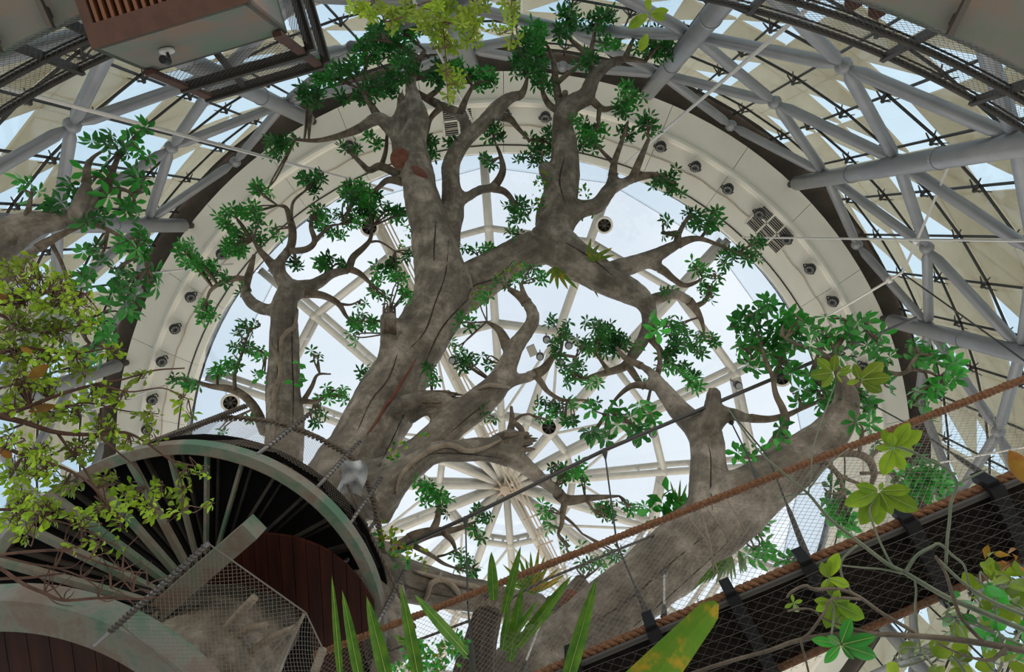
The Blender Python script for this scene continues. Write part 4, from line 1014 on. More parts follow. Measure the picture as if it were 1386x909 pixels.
BL2 = [(422,246,18,18),(432,236,10,10),(485,260,22,18),(498,272,12,12),(470,268,12,12),(433,294,16,20),(440,310,10,10),(457,320,8,12),(475,299,20,10),(462,290,10,8),(493,287,18,12),(508,285,10,10),(528,281,12,12),(549,287,8,8),(535,290,10,8),(450,357,20,12),(437,350,10,8),(398,354,10,10),(524,361,18,12),(556,343,10,12),(538,375,20,8),(512,375,10,8),(250,340,16,16),(262,352,14,14),(280,362,16,16),(300,372,14,12),(320,333,20,24),(313,312,14,10),(345,318,12,12),(350,255,12,14),(318,290,18,12),(300,295,8,12),(340,285,14,14),(352,300,8,8),(372,312,8,8),(280,426,14,14),(272,418,8,10),(330,393,8,8),(307,496,16,12),(295,505,12,8),(322,492,8,8),(247,513,18,10),(262,520,10,8),(327,460,12,16),(336,446,10,10),(350,436,6,6),(353,476,7,7),(338,478,8,6),(356,505,6,6),(427,481,7,7),(453,528,12,10),(440,535,10,8),(466,534,8,8),(433,558,8,8),(425,570,8,8),(482,439,10,10),(495,430,10,8),(488,412,8,6),(520,400,10,8),(505,395,10,6),(340,565,10,5),(300,580,8,5)]
plant_leaves(t2, crown(t2, sp2, BL2, 12.5, ['leaf_green', 'leaf_bright']))

for q in ([(372, 590), (372, 545), (376, 500), (376, 450)], [(396, 580), (397, 530), (395, 470), (396, 420)]): on_trunk(bv2, t2, q, 2.4, 'bark_groove', 'crack_dark', -.005, 5)
# ---- leaning tree at right with the upright fork
M2 = [
 ([(600, 990, 70), (690, 915, 72), (760, 869, 74), (830, 818, 80), (880, 780, 85), (930, 736, 88), (985, 692, 86), (1040, 652, 74), (1090, 615, 60), (1125, 585, 50), (1143, 555, 40), (1146, 532, 30), (1136, 505, 14), (1124, 487, 9), (1104, 474, 7), (1077, 465, 5), (1055, 452, 3)], 5.0, 7.2),
 ([(955, 715, 64), (955, 690, 56), (958, 656, 50), (958, 621, 46), (955, 595, 46), (945, 578, 40), (930, 566, 32), (916, 552, 29), (903, 535, 25), (892, 520, 21), (883, 506, 15), (868, 495, 11), (846, 484, 8), (835, 470, 4)], 6.0, 8.6),
 ([(893, 522, 14), (881, 524, 12), (867, 521, 10), (853, 523, 8), (836, 537, 5), (823, 555, 3)], 8.0, 8.1), ([(888, 512, 10), (893, 493, 7), (891, 475, 5), (885, 455, 4), (882, 435, 3)], 8.1, 8.6),
 ([(956, 585, 32), (963, 565, 27), (965, 546, 23), (967, 527, 18)], 7.0, 7.4),
 ([(960, 580, 28), (974, 566, 23), (988, 560, 20), (1011, 565, 14), (1040, 567, 10), (1066, 561, 8), (1082, 554, 6), (1110, 542, 5), (1130, 530, 3)], 7.1, 7.6),
 ([(1035, 640, 26), (1046, 604, 20), (1058, 585, 15), (1063, 568, 12), (1059, 552, 10), (1050, 533, 8), (1045, 508, 6), (1037, 490, 5), (1024, 446, 4), (1012, 425, 3)], 6.6, 7.6), ([(1047, 515, 5), (1056, 490, 4), (1064, 465, 3)], 7.4, 7.6), ([(1034, 480, 4), (1020, 470, 3), (1005, 470, 2)], 7.4, 7.5),
 ([(1128, 493, 9), (1131, 472, 7), (1144, 453, 6), (1157, 438, 4)], 7.1, 7.4), ([(1146, 452, 4), (1160, 453, 3), (1172, 446, 2)], 7.3, 7.4), ([(1128, 472, 4), (1122, 458, 3)], 7.2, 7.3),
 ([(1148, 545, 16), (1168, 505, 8), (1191, 502, 7), (1217, 506, 6), (1234, 500, 5), (1248, 502, 5), (1262, 505, 4), (1278, 517, 3)], 7.0, 7.3), ([(1228, 503, 5), (1236, 488, 5), (1243, 478, 3)], 7.1, 7.2), ([(1252, 503, 4), (1258, 520, 3)], 7.2, 7.2),
 ([(1090, 622, 14), (1124, 615, 10), (1157, 614, 10), (1176, 622, 11), (1183, 640, 9), (1180, 655, 6)], 6.4, 6.3), ([(1112, 620, 9), (1125, 632, 8), (1140, 645, 6), (1165, 655, 4)], 6.3, 6.3), ([(1126, 632, 7), (1135, 645, 6), (1142, 665, 5)], 6.3, 6.2), ([(1165, 640, 5), (1200, 640, 4), (1230, 645, 3), (1250, 640, 3)], 6.6, 6.8),
]
t3 = thing('kapok_tree', P(690, 908, 5), 'smooth grey tree leaning up to the right behind the bridge, with an upright forked limb', 'tree')
sp3 = wood(t3, M2, thick=.05, vox=.038)
bv3 = trunk_tree(t3)
for q in ([(790, 850), (850, 812), (910, 760), (970, 712)], [(830, 870), (890, 820), (940, 775), (1000, 720)], [(965, 700), (962, 660), (962, 620), (958, 600)]): on_trunk(bv3, t3, q, 2.6, 'bark_groove', 'crack_dark', -.005, 5)
for q in ([(932, 700), (955, 730), (968, 762), (976, 792)], [(958, 690), (980, 718), (994, 742)], [(985, 676), (1000, 700), (1010, 722)], [(950, 695), (962, 740), (966, 775)]):
    MB().tube([P(x, y, 5.55-.12*i) for i, (x, y) in enumerate(q)], [.012, .010, .008, .004][:len(q)], 5).build('aerial_root', 'bark_pale', t3, smooth=True)
BL3 = [(1034,416,22,14),(1015,430,20,14),(1000,445,16,12),(1064,443,32,24),(1080,430,14,12),(1034,463,32,16),(1004,470,14,14),(1012,488,10,8),(1067,496,20,14),(1050,480,18,12),(1120,450,24,16),(1108,465,12,10),(1135,432,12,6),(1170,433,16,8),(1187,456,14,10),(1190,465,10,6),(1154,466,18,10),(1148,480,14,10),(1104,516,12,10),(1092,505,10,10),(1110,533,28,16),(1081,533,14,10),(1130,556,22,16),(1120,570,12,10),(1167,533,18,16),(1200,520,12,14),(1197,490,12,8),(1237,473,20,10),(1261,480,18,12),(1257,526,24,14),(1244,530,12,8),(1287,500,14,18),(1280,520,12,12),(1137,700,26,22),(1124,669,14,12),(1150,712,14,12),(1034,739,18,12),(1022,745,10,10),(1077,756,12,6),(1244,656,40,20),(1262,640,22,16),(1214,650,14,10),(1230,620,18,12),(1270,668,16,8),(1037,709,10,10),(1180,560,14,10),(1170,580,12,14),(1195,600,14,12),(850,572,16,14),(877,557,20,12),(838,560,10,10),(798,585,12,8),(820,592,10,8),(865,580,10,8),(812,560,12,8),(1050,630,10,8),(1063,590,6,10),(1010,610,8,8),(885,440,8,8),(1240,548,10,6)]
plant_leaves(t3, crown(t3, sp3, BL3, 23, ['big_green', 'big_bright', 'big_bright'], per=.85, tw=1.3))

# ---- limb reaching in from the left edge
M3 = [
 ([(-90, 400, 70), (-40, 350, 60), (5, 322, 50), (40, 304, 36), (78, 299, 26), (108, 292, 21), (122, 282, 16), (135, 268, 14), (148, 245, 10), (156, 222, 7), (165, 205, 5), (180, 193, 3)], 6.2, 7.6),
 ([(100, 295, 20), (110, 270, 18), (117, 248, 13), (118, 228, 9), (126, 213, 5), (146, 200, 3)], 6.9, 7.5), ([(136, 266, 9), (150, 257, 7), (165, 256, 6), (176, 261, 4), (182, 270, 3)], 7.2, 7.4),
 ([(-20, 395, 26), (20, 362, 18), (38, 346, 15), (60, 330, 12), (88, 315, 8), (112, 305, 5)], 6.3, 7.0), ([(14, 330, 12), (36, 290, 8), (40, 275, 6), (43, 262, 4)], 6.6, 6.9),
 ([(105, 300, 8), (140, 308, 6), (170, 325, 5), (190, 345, 4), (200, 365, 3)], 7, 7.3), ([(98, 400, 4), (104, 425, 7), (112, 450, 6), (122, 465, 4), (140, 470, 3)], 7.2, 7.2), ([(70, 330, 6), (85, 360, 5), (98, 402, 5)], 6.9, 7.2),
]
t4 = thing('kapok_tree', P(-40, 350, 6.2), 'thick limb with dark fingered leaves reaching in from the left edge above the pale shrub', 'tree')
sp4 = wood(t4, M3, thick=.05, vox=.038)
BL4 = [(143,187,18,10),(160,200,14,10),(187,180,16,12),(160,210,18,8),(193,213,14,12),(187,240,18,12),(195,250,10,8),(103,260,20,16),(120,285,18,10),(73,280,20,12),(37,257,18,14),(130,240,12,10),(160,277,18,10),(130,297,20,8),(175,290,10,8),(130,343,18,14),(177,330,24,18),(195,320,10,14),(113,373,16,10),(160,366,20,10),(190,373,20,10),(205,380,10,8),(167,403,16,16),(155,420,14,12),(143,436,16,10),(110,442,8,6),(140,460,16,8),(123,470,14,8),(180,345,14,8),(172,390,10,8),(110,480,10,8),(95,385,10,8),(200,360,14,8)]
plant_leaves(t4, crown(t4, sp4, BL4, 22, ['big_green', 'big_bright'], per=.8, tw=1.2))

# ================================================================ FOREGROUND AND HANGING PLANTS
def stems(root, limbs, m='bark_plain', name='branch', n=7):
    out_ = []
    for l in limbs:
        r = fill_limb(l); out_.append(r)
        MB().tube([Vector(p[:3]) for p in r], list(np.maximum(r[:, 3], .0015)), n).build(name, l[3] if len(l) > 3 else m, root, smooth=True)
    return out_
def blade_mesh(c, tip, w, fold=.3, n=9, prof=None, curl=.12, up=None):
    """a keeled strap leaf from c to tip, w metres wide"""
    c, tip = Vector(c), Vector(tip); d = tip-c; L = d.length; d.normalize(); view = ((c+tip)/2-EYE).normalized()
    x = d.cross(view).normalized(); z = x.cross(d); mb = MB(); v = []; f = []
    for i in range(n+1):
        t = i/n; ww = w/2*(prof(t) if prof else min(1, .62+1.3*t)*(1-t**3.2)**.9); o = c+d*(L*t)+z*(curl*L*(t*t-t)*1.6)
        v += [o-x*ww, o-x*ww*.5+z*ww*fold*.62, o+z*ww*fold, o+x*ww*.5+z*ww*fold*.62, o+x*ww]
    for i in range(n):
        a = i*5; b = a+5; f += [(a+k, a+k+1, b+k+1, b+k) for k in range(4)]
    return mb.add(v, f)
def midrib(parent, c, tip, w, fold, curl, m, up=.0):
    """the pale keel under a leaf"""
    c, tip = Vector(c), Vector(tip); d = tip-c; L = d.length; d.normalize(); view = ((c+tip)/2-EYE).normalized(); x = d.cross(view).normalized(); z = x.cross(d)
    pts = [c+d*(L*t)+z*(curl*L*(t*t-t)*1.6+w/2*fold*math.sin(PI*min(1, t*.93+.07))*1.0) for t in np.linspace(0, .96, 8)]
    pts = [p-view*.003 for p in pts]
    return MB().tube(pts, list(np.linspace(.0026, .0008, 8)), 5).build('midrib', m, parent)
def blades(root, rows, h, m='strap_green'):
    """rows of (base x, y, tip x, y, width px[, h base, h tip])"""
    for r in rows:
        hb_, ht = (r[5], r[6]) if len(r) > 5 else (h, h+.12)
        b, t = P(r[0], r[1], hb_), P(r[2], r[3], ht)
        w_ = Wd(r[4], b.lerp(t, .5)); lf = blade_mesh(b, t, w_).build('leaf', r[7] if len(r) > 7 else m, root, smooth=False)
        if r[4] > 9: midrib(lf, b, t, w_, .3, .12, 'rib_pale')
broad = lambda t: math.sin(PI*min(1, t*.93+.07)**1.25)**.75 if 0 < t < 1 else .05
def broad_leaves(root, ctr, tips, h, m, wf=.42, dh=.03):
    c = P(*ctr, h)
    for x, y in tips:
        t = P(x, y, h+random.uniform(-dh, dh)); L = (t-c).length
        lf = blade_mesh(c.lerp(t, .06), t, L*wf, .12, 10, broad, .14).build('leaf', m, root, smooth=False); midrib(lf, c.lerp(t, .06), t, L*wf, .12, .14, 'rib_pale')

# ---- pale fine-leaved shrub, left
ps = thing('pale_shrub', P(-20, 566, 2.9), 'fine-leaved yellow-green shrub with reddish brown twigs filling the left edge', 'shrub')
sh = [([(-30, 555, 10), (0, 563, 9), (35, 572, 7), (77, 585, 6), (132, 588, 5), (169, 585, 4), (198, 599, 3), (231, 622, 2.5), (262, 630, 2)], 2.9, 3.3), ([(0, 562, 7), (33, 552, 6), (77, 535, 5), (132, 519, 4), (167, 513, 3), (209, 501, 2.5), (250, 498, 2)], 2.95, 3.3),
 ([(-30, 595, 8), (0, 603, 6), (33, 616, 5), (88, 634, 4), (123, 656, 3), (150, 690, 2)], 2.8, 3.1), ([(77, 585, 4), (97, 612, 3.5), (114, 634, 3), (135, 668, 2.5), (165, 705, 2)], 3.05, 3.1), ([(132, 588, 4), (160, 612, 2.5), (190, 640, 2), (208, 690, 2)], 3.1, 3.2),
 ([(-20, 405, 6), (0, 411, 5), (24, 411, 4), (47, 401, 3), (90, 392, 2), (120, 398, 2)], 3.0, 3.2), ([(-20, 420, 6), (5, 428, 5), (20, 440, 3), (60, 450, 2.5), (110, 440, 2)], 3, 3.2), ([(-10, 480, 6), (40, 470, 4), (90, 480, 3), (150, 470, 2)], 3, 3.2), ([(88, 550, 3), (120, 545, 2.5), (170, 556, 2), (215, 560, 1.6)], 3.1, 3.3), ([(132, 519, 3), (175, 530, 2.4), (220, 525, 2), (255, 540, 1.6)], 3.1, 3.3), ([(231, 622, 2), (245, 650, 2), (248, 690, 1.6)], 3.25, 3.2), ([(-20, 690, 5), (20, 690, 4), (60, 700, 3), (110, 715, 2), (150, 735, 1.6)], 2.9, 3)]
sps = stems(ps, sh, 'bark_red')
PB = [(20,365,25,15),(55,375,25,15),(85,385,20,15),(30,400,35,20),(80,410,30,18),(110,415,22,14),(25,440,30,25),(75,445,35,18),(120,440,20,10),(20,480,28,22),(60,480,30,20),(100,480,25,14),(25,515,30,20),(65,520,25,16),(110,500,20,12),(150,475,24,8),(20,550,25,15),(60,560,30,14),(100,555,28,14),(130,530,25,14),(15,590,18,14),(50,610,28,16),(20,640,25,16),(60,640,28,14),(30,670,30,16),(20,700,25,18),(60,690,28,18),(90,655,20,12),(110,610,25,14),(140,580,25,12),(165,540,20,10),(170,600,18,8),(200,560,18,10),(190,510,14,8),(210,590,10,8),(245,540,10,12),(255,560,8,8),(150,650,20,10),(175,670,22,16),(140,690,18,14),(165,702,10,16),(205,690,12,16),(215,660,14,8),(250,640,12,10),(245,668,8,18),(240,690,10,10),(275,640,16,6),(285,680,8,6),(110,700,18,12),(130,735,12,10),(158,740,7,7),(40,725,18,8),(100,740,8,5),(40,352,20,6),(8,400,14,20)]
its = crown(ps, sps, PB, 10.5, ['small_lime', 'small_olive', 'small_lime'], per=1.7, twig='bark_red', tw=.5)
plant_leaves(ps, its, 290)
for a, b, w in (((36, 516), (66, 492), 14), ((38, 557), (76, 548), 12), ((-6, 410), (10, 395), 12), ((0, 606), (16, 620), 11), ((28, 470), (44, 478), 8)):
    p, q = P(*a, 2.95), P(*b, 2.95); blade_mesh(p, q, Wd(w, p), .2, 8, broad).build('leaf', 'leaf_yellow', ps, smooth=True)

dead = thing('dead_branch', P(-10, 768, 2.7), 'bare dry brown branch with tangled twigs in front of the stair treads', 'branch')
dl = [([(-20, 760, 5), (0, 768, 5), (32, 790, 5), (60, 802, 5), (86, 812, 4.5), (133, 809, 4), (187, 810, 2.5), (225, 806, 2)], 2.7, 3.0), ([(-20, 752, 5), (0, 750, 4), (51, 745, 4), (89, 745, 3.5), (121, 756, 3), (165, 771, 2.4), (200, 775, 1.6)], 2.7, 3.0), ([(-20, 790, 4), (0, 783, 4), (41, 781, 3.5), (89, 775, 2.6)], 2.7, 2.9), ([(0, 752, 3), (40, 762, 3), (75, 768, 2.4), (110, 780, 2), (140, 800, 1.6)], 2.75, 2.95)]
rr = random.Random(3)
for i in range(46):
    x, y = rr.choice([(60, 802), (86, 812), (133, 809), (89, 745), (121, 756), (165, 771), (75, 768), (110, 780), (150, 795), (180, 800), (200, 790)]); a = rr.uniform(-2.4, .8); L = rr.uniform(18, 55); b = a+rr.uniform(-.7, .7)
    dl.append(([(x, y, 2.4), (x+L*.5*math.cos(a), y+L*.5*math.sin(a), 1.7), (x+L*.5*(math.cos(a)+math.cos(b)), y+L*.5*(math.sin(a)+math.sin(b)), 1.0)], 2.85, 2.95))
stems(dead, dl, 'bark_red', 'twig', 5)

# ---- hanging olive-green sprays, top middle
tp = thing('hanging_foliage', P(600, -30, 5.6), 'yellow-green leafy spray hanging into the top middle of the view', 'foliage')
spt = stems(tp, [([(560, -60, 5), (585, -10, 3), (600, 40, 2), (604, 100, 1.6), (606, 128, 1.2)], 5.6, 5.6), ([(500, -60, 4), (510, -10, 2.4), (520, 30, 1.6)], 5.6, 5.7), ([(690, -60, 4), (692, -10, 2.4), (694, 45, 1.6)], 5.6, 5.7), ([(640, -60, 4), (640, 0, 2.4), (636, 55, 1.6)], 5.6, 5.7)], 'bark_red')
TB = [(478,10,14,9),(492,20,12,12),(500,15,14,12),(525,18,18,16),(545,25,12,10),(560,12,20,12),(533,34,8,10),(590,15,25,14),(610,30,28,16),(575,40,14,10),(630,40,22,14),(600,50,22,12),(640,25,16,14),(590,62,12,8),(612,62,14,8),(640,55,14,8),(690,8,18,9),(690,22,10,12),(688,40,8,8),(672,38,12,7),(695,55,9,7),(655,10,16,9),(604,97,12,9),(614,112,12,9),(606,131,5,5),(622,102,7,7),(620,15,20,12),(570,25,14,10)]
plant_leaves(tp, crown(tp, spt, TB, 13, ['leaf_lime', 'leaf_olive', 'leaf_olive'], per=.62, twig='bark_red', tw=.5))
t = thing('hanging_foliage', P(879, -10, 4.6), 'single sprig of four large yellow-green leaves at the top right of the middle', 'foliage')
stems(t, [([(876, -30, 2.2), (878, 0, 2), (879, 18, 2)], 4.6, 4.6), ([(878, 10, 1), (880, 34, 1), (876, 46, 1)], 4.6, 4.6)], 'stem_green')
broad_leaves(t, (879, 18), [(850, 38), (905, 14), (901, 26), (876, -6)], 4.6, 'leaf_lime', .42); broad_leaves(t, (877, 44), [(866, 70)], 4.6, 'leaf_lime', .5)

# ---- strap-leaved plants along the bottom edge
s1 = thing('strap_leaf_plant', P(510, 960, 2.2), 'spiky plant with long upright green blades in front of the stair', 'plant')
blades(s1, [(462, 930, 449, 778, 10), (490, 935, 463, 798, 15), (528, 935, 496, 806, 20), (570, 935, 542, 790, 18), (632, 885, 561, 804, 15, 2.5, 2.9)], 2.2)
s2 = thing('strap_leaf_plant', P(762, 940, 2.4), 'single long green blade with a yellow midstripe in front of the bridge deck rope', 'plant')
blades(s2, [(762, 940, 808, 780, 21)], 2.4)
s3 = thing('strap_leaf_plant', P(850, 960, 1.9), 'broad yellow-green blade with rusty tip across the dark bridge planks', 'plant')
b_, t_ = P(846, 960, 1.9), P(970, 815, 1.95)
blade_mesh(b_, t_, Wd(66, b_), .18, 14, lambda t: (1-.62*t)*(1-max(0, t-.9)**2*70) if t < 1 else .12, .04).build('leaf', 'strap_yellow', s3, smooth=False)
s4 = thing('bromeliad', P(690, 880, 4.3), 'cluster of wide green strap leaves beside the dark stump, behind the brown rope', 'plant')
blades(s4, [(668, 812, 665, 746, 15), (682, 830, 705, 738, 13), (690, 895, 707, 790, 17), (700, 875, 774, 778, 16), (680, 880, 690, 815, 12), (712, 850, 750, 826, 12), (695, 860, 728, 812, 9), (540, 866, 575, 872, 10), (560, 880, 533, 858, 9)], 4.3)
s5 = thing('bromeliad', P(721, 802, 5.8), 'star of thin yellow-tipped leaves growing on the log behind the brown rope', 'plant')
blades(s5, [(721, 802, x, y, 6) for x, y in ((680, 763), (690, 757), (701, 751), (711, 755), (718, 745), (730, 738), (738, 750), (746, 757), (757, 768), (757, 786), (690, 778), (676, 782), (765, 777), (704, 765), (735, 772))], 5.8, 'strap_yellow')
s6 = thing('bromeliad', P(920, 686, 6.6), 'tuft of dark upright leaves where the forked limb leaves the leaning right-hand tree', 'plant')
blades(s6, [(918, 690, x, y, 4) for x, y in ((907, 650), (913, 660), (921, 648), (930, 654), (936, 668), (900, 668), (926, 664))], 6.3)
plant_leaves(s6, [('small_green', P(905+rng.normal()*12, 690+rng.normal()*8, 6.3), rng.normal(size=3), .16) for _ in range(40)])
s7 = thing('fern', P(985, 752, 5.3), 'drooping dark fern fronds under the leaning right-hand tree above the bridge rope', 'fern')
blades(s7, [(990-2*k, 752+k, 996-5.5*k, 775+rr.uniform(0, 14)+k*1.2, 4) for k in range(12)]+[(1000, 745, 1012-3*k, 772+2*k, 4) for k in range(4)], 5.4)
s8 = thing('bromeliad', P(756, 362, 11.2), 'tuft of yellow-green leaves hanging under the fork of the main trunk', 'plant')
blades(s8, [(752, 362, x, y, 6) for x, y in ((744, 385), (755, 392), (769, 392), (776, 384), (783, 392), (738, 372), (762, 380))]+[(798, 352, 829, 335, 7), (795, 350, 812, 330, 6), (795, 345, 800, 322, 5), (795, 372, 810, 403, 4), (800, 352, 832, 345, 6)], 11.2, 'strap_yellow')

# ---- small creepers on the wood
def creeper(lab, blobs, h, lpx, keys, name='creeper', n=1.0):
    c = thing(name, P(blobs[0][0], blobs[0][1], h), lab, 'plant'); L = []
    for x, y, rx, ry in blobs:
        for _ in range(max(4, int(n*rx*ry*3.1/(lpx*lpx*.5)))):
            a = rng.uniform(0, 2*PI); q = math.sqrt(rng.uniform(0, 1)); p = P(x+rx*q*math.cos(a), y+ry*q*math.sin(a), h+rng.uniform(-.15, .15)); L.append((keys[int(rng.integers(len(keys)))], p, rng.normal(size=3), Wd(lpx, p)))
    plant_leaves(c, L); return c
creeper('small-leaved creeper on the underside of the rising right limb of the main trunk', [(685, 368, 18, 8), (658, 392, 14, 10), (640, 412, 8, 12), (700, 360, 16, 6), (632, 425, 6, 10)], 10.6, 7, ['small_olive', 'small_green'])
creeper('brownish small-leaved creeper left of the upright right-hand crown limb', [(731, 262, 9, 24), (738, 240, 8, 12), (733, 280, 10, 12)], 12.1, 6, ['small_olive', 'small_green'])
creeper('brownish small-leaved creeper right of the upright right-hand crown limb', [(790, 262, 8, 12), (795, 292, 10, 6)], 12.1, 6, ['small_olive', 'small_green'])
creeper('thin leafy creeper along the left edge of the main trunk', [(553, 304, 7, 20), (545, 330, 5, 8)], 11.6, 6, ['small_olive', 'small_green'])
creeper('pale moss fronds on the lower right edge of the main trunk', [(535, 612, 10, 12), (528, 640, 6, 14), (545, 600, 10, 6), (575, 590, 14, 5), (525, 625, 5, 8)], 7.4, 8, ['small_lime', 'small_green'])
creeper('fern and pitcher leaves crowding the trunk base below the bridge cable', [(530, 735, 18, 20), (545, 755, 22, 14), (520, 720, 10, 14), (560, 745, 14, 12), (510, 745, 10, 12), (575, 760, 10, 8)], 5.9, 10, ['small_lime', 'small_green', 'small_olive'])
creeper('rust-coloured dry leaves at the trunk base above the ferns', [(528, 722, 6, 8), (533, 735, 7, 8)], 6.0, 9, ['small_yellow'])
creeper('dark leafy bush below the log, left of the stump', [(590, 885, 40, 18), (570, 900, 40, 12), (615, 870, 20, 14), (555, 880, 14, 8)], 4.2, 9, ['small_green', 'small_olive', 'small_green'], n=2.2)
creeper('round-leaved ivy on the lower right-hand limb', [(1063, 588, 8, 12), (1050, 600, 7, 8), (1030, 595, 9, 10), (1002, 608, 9, 7), (1018, 612, 7, 7)], 6.4, 13, ['small_green'], 'ivy', .8)
creeper('green leaves sprouting on the straight tree trunk', [(358, 480, 6, 6), (356, 508, 7, 8), (345, 514, 7, 4), (402, 515, 6, 5), (410, 515, 5, 5), (404, 494, 5, 4)], 9.9, 11, ['small_green'], n=.6)

# ---- foreground branches and broad leaves, right
fb = thing('bare_branch', P(1386, 880, 2.2), 'brown branch with curling bare twigs crossing the lower right in front of the bridge', 'branch')
stems(fb, [([(1420, 886, 11), (1386, 880, 10), (1330, 870, 9), (1265, 862, 8), (1190, 858, 7), (1127, 858, 6), (1077, 867, 6), (1040, 880, 5), (985, 895, 5), (925, 915, 5)], 2.2, 2.3),
 ([(1245, 860, 6), (1215, 842, 5), (1190, 827, 5), (1162, 807, 5), (1135, 797, 5), (1102, 797, 5), (1090, 792, 4), (1072, 800, 4), (1065, 808, 3)], 2.25, 2.3), ([(1165, 810, 4), (1127, 810, 4), (1115, 830, 4), (1097, 855, 4), (1085, 867, 3.5), (1090, 890, 3), (1095, 912, 3)], 2.27, 2.2), ([(1066, 827, 3), (1080, 824, 3), (1100, 825, 3), (1122, 840, 3), (1177, 856, 3)], 2.25, 2.25),
 ([(1330, 868, 6), (1302, 837, 5), (1290, 807, 5), (1280, 775, 4), (1266, 752, 4)], 2.2, 2.3), ([(1362, 876, 5), (1340, 893, 4), (1310, 888, 3.5), (1285, 878, 3), (1270, 870, 3)], 2.2, 2.2)], 'bark_plain')
gb_ = thing('green_branch', P(1400, 856, 2.35), 'greenish slender branch reaching up left in front of the netting, with large lime leaves', 'branch')
stems(gb_, [([(1420, 866, 8), (1386, 852, 8), (1315, 822, 8), (1280, 807, 7), (1245, 787, 7), (1225, 775, 6.5), (1200, 762, 5.5), (1165, 735, 5), (1124, 703, 5), (1094, 668, 4), (1067, 646, 3.5), (1024, 606, 2.5), (985, 552, 2)], 2.35, 2.5),
 ([(1225, 775, 5), (1240, 752, 4.5), (1260, 740, 4), (1272, 736, 4), (1290, 752, 3.5), (1305, 765, 3), (1312, 792, 2.4), (1330, 820, 2)], 2.4, 2.45), ([(1222, 776, 3), (1195, 770, 2.6), (1170, 768, 2.4), (1140, 765, 2)], 2.4, 2.45), ([(1400, 838, 6), (1340, 812, 5), (1302, 787, 4.5), (1270, 757, 4)], 2.3, 2.4),
 ([(1280, 764, 4), (1282, 730, 4), (1285, 704, 4), (1287, 680, 4), (1295, 655, 4), (1283, 635, 4), (1261, 624, 3.5), (1235, 611, 3.5), (1215, 604, 3)], 2.4, 2.6), ([(1295, 655, 3), (1317, 644, 3), (1336, 635, 2)], 2.5, 2.55), ([(1214, 770, 3), (1204, 759, 3), (1187, 723, 3), (1177, 690, 3), (1185, 670, 3)], 2.4, 2.6), ([(1094, 668, 2.4), (1098, 640, 2), (1102, 600, 2), (1130, 520, 1.6)], 2.45, 2.7),
 ([(1096, 660, 2.2), (1120, 630, 2), (1150, 606, 1.6)], 2.45, 2.5), ([(1160, 737, 3), (1140, 757, 3), (1139, 777, 3), (1150, 797, 2.4), (1156, 804, 2)], 2.4, 2.35), ([(1238, 783, 3), (1240, 800, 3), (1239, 830, 3), (1246, 880, 2.6)], 2.4, 2.3), ([(1094, 668, 2.4), (1070, 670, 2), (1045, 676, 1.6)], 2.45, 2.5)], 'stem_green')
broad_leaves(gb_, (1190, 664), [(1158, 656), (1165, 710), (1187, 710), (1208, 696), (1243, 690), (1233, 662), (1143, 683), (1195, 652), (1218, 678)], 2.6, 'leaf_lime')
broad_leaves(gb_, (1208, 606), [(1231, 572), (1248, 583), (1194, 581), (1185, 606), (1195, 643), (1223, 636), (1238, 612), (1206, 585)], 2.65, 'leaf_lime', .46)
broad_leaves(gb_, (1128, 504), [(1106, 484), (1131, 479), (1097, 508), (1113, 524)], 2.8, 'leaf_olive', .46); broad_leaves(gb_, (1164, 514), [(1156, 492), (1196, 490), (1206, 510), (1194, 530), (1146, 519)], 2.8, 'leaf_olive', .46); broad_leaves(gb_, (1132, 506), [(1152, 494), (1148, 506), (1140, 518), (1155, 500)], 2.8, 'leaf_lime', .3)
lp = thing('leafy_shoot', P(1130, 880, 2.2), 'upright shoot of bright lime leaves before the dark bridge planks, above the brown branch', 'foliage')
stems(lp, [([(1125, 862, 3), (1128, 830, 3), (1124, 790, 2.5), (1118, 765, 2)], 2.2, 2.35), ([(1128, 845, 2.4), (1145, 825, 2), (1160, 815, 1.5)], 2.25, 2.3), ([(1082, 826, 2), (1078, 818, 1.5)], 2.25, 2.25)], 'stem_green')
broad_leaves(lp, (1120, 782), [(1112, 760), (1132, 762), (1128, 808), (1113, 800), (1150, 792), (1135, 748), (1124, 758)], 2.3, 'leaf_lime', .42)
broad_leaves(lp, (1128, 815), [(1102, 812), (1104, 826), (1118, 850), (1155, 835), (1170, 836), (1140, 852), (1150, 812), (1136, 798)], 2.27, 'leaf_lime', .45)
broad_leaves(lp, (1138, 872), [(1098, 865), (1116, 897), (1156, 892), (1186, 888), (1186, 861), (1152, 836), (1120, 860)], 2.2, 'leaf_bright', .36); broad_leaves(lp, (1074, 816), [(1062, 822), (1072, 804), (1086, 812), (1080, 828)], 2.3, 'leaf_lime', .4)
bl = thing('broadleaf_bush', P(1350, 930, 2.6), 'bush of rounded green leaves in the bottom right corner', 'bush')
spb = stems(bl, [([(1400, 950, 7), (1370, 900, 5), (1350, 850, 4), (1345, 800, 3)], 2.6, 2.7), ([(1330, 950, 6), (1300, 900, 4), (1280, 880, 3)], 2.6, 2.7), ([(1400, 880, 5), (1330, 850, 3), (1295, 835, 2)], 2.6, 2.7)], 'stem_green')
BB = [(1355,790,30,20),(1340,810,22,16),(1372,820,16,20),(1290,825,14,16),(1275,838,18,8),(1285,855,22,8),(1310,840,18,16),(1340,850,24,18),(1370,860,18,18),(1262,890,26,14),(1230,895,16,10),(1300,895,24,14),(1340,895,26,12),(1372,895,14,12),(1215,888,12,8),(1365,780,18,14),(1325,785,10,8)]
plant_leaves(bl, crown(bl, spb, BB, 26, ['round', 'round_lime', 'round_lime'], per=1.25, twig='stem_green', tw=1))
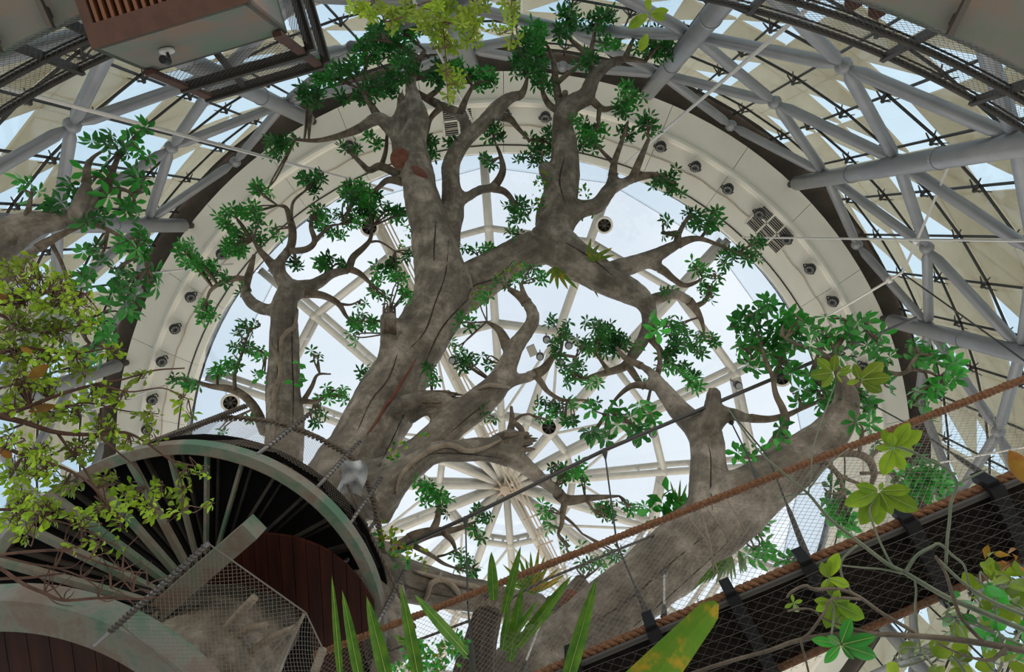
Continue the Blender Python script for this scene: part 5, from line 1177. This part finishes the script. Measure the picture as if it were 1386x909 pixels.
t = creeper('withered olive and brown leaves at the right edge above the rounded green bush', [(1350, 758, 22, 6), (1365, 750, 18, 8), (1340, 766, 12, 5), (1375, 765, 10, 8)], 2.5, 18, ['small_olive', 'small_olive', 'small_yellow'], 'withered_leaves', .7)
t = thing('yellowed_leaf', P(1400, 660, 2.2), 'big yellow and rust-brown leaf poking in at the right edge beside the deck rope', 'leaf')
b_, t_ = P(1402, 660, 2.2), P(1366, 609, 2.2); blade_mesh(b_, t_, Wd(26, b_), .2, 10, broad).build('blade', 'leaf_yellow', t, smooth=True)

# ---- stump, lianas on the log
sm = thing('tree_stump', P(642, 930, 4.4), 'dark upright broken stump behind the netting at bottom middle', 'stump')
spm = wood(sm, [([(636, 960, 62), (644, 900, 56), (652, 860, 46), (660, 830, 40), (666, 808, 36)], 4.4, 5.2)], thick=.02, vox=.03, bm='bark_dark')
c = P(666, 806, 5.2); ax = (c-P(660, 830, 5.0)).normalized(); u = ax.orthogonal().normalized(); w = ax.cross(u)
for i in range(14):
    a = 2*PI*i/14; o = c+(u*math.cos(a)+w*math.sin(a))*Wd(14, c)*rr.uniform(.5, 1.1); MB().tube([o-ax*.2, o, o+ax*rr.uniform(.02, .12)], [.035, .03, .008], 5).build('splinter', 'bark_plain', sm)
lg = thing('liana', P(577, 810, 5.8), 'pale forked liana draped over the horizontal log behind the rope', 'vine')
for q in ([(597, 772), (594, 783), (583, 790), (578, 806), (568, 822), (556, 832)], [(592, 786), (604, 786), (618, 798), (624, 812)], [(560, 772), (600, 784), (640, 793), (658, 799)]): on_trunk(bv1, lg, q, 8, 'stem', 'bark_pale', .03, 9)
on_trunk(bv1, t1, [(536, 668), (542, 645), (560, 624), (588, 606), (610, 602), (632, 610), (655, 606), (678, 595)], 8, 'liana', 'bark_pale', .03, 8)
on_trunk(bv1, t1, [(648, 526), (662, 521), (685, 523), (704, 527)], 7, 'liana', 'bark_pale', .03, 8)
c = P(771, 822, 6.45); MB().lathe(c, (P(765, 832, 6.4)-P(785, 795, 6.7)), [(Wd(15, c), -.15), (Wd(15.5, c), -.02), (Wd(13, c), .02), (0, .03)], 14).build('cut_end', 'cut_wood', t1, smooth=True)
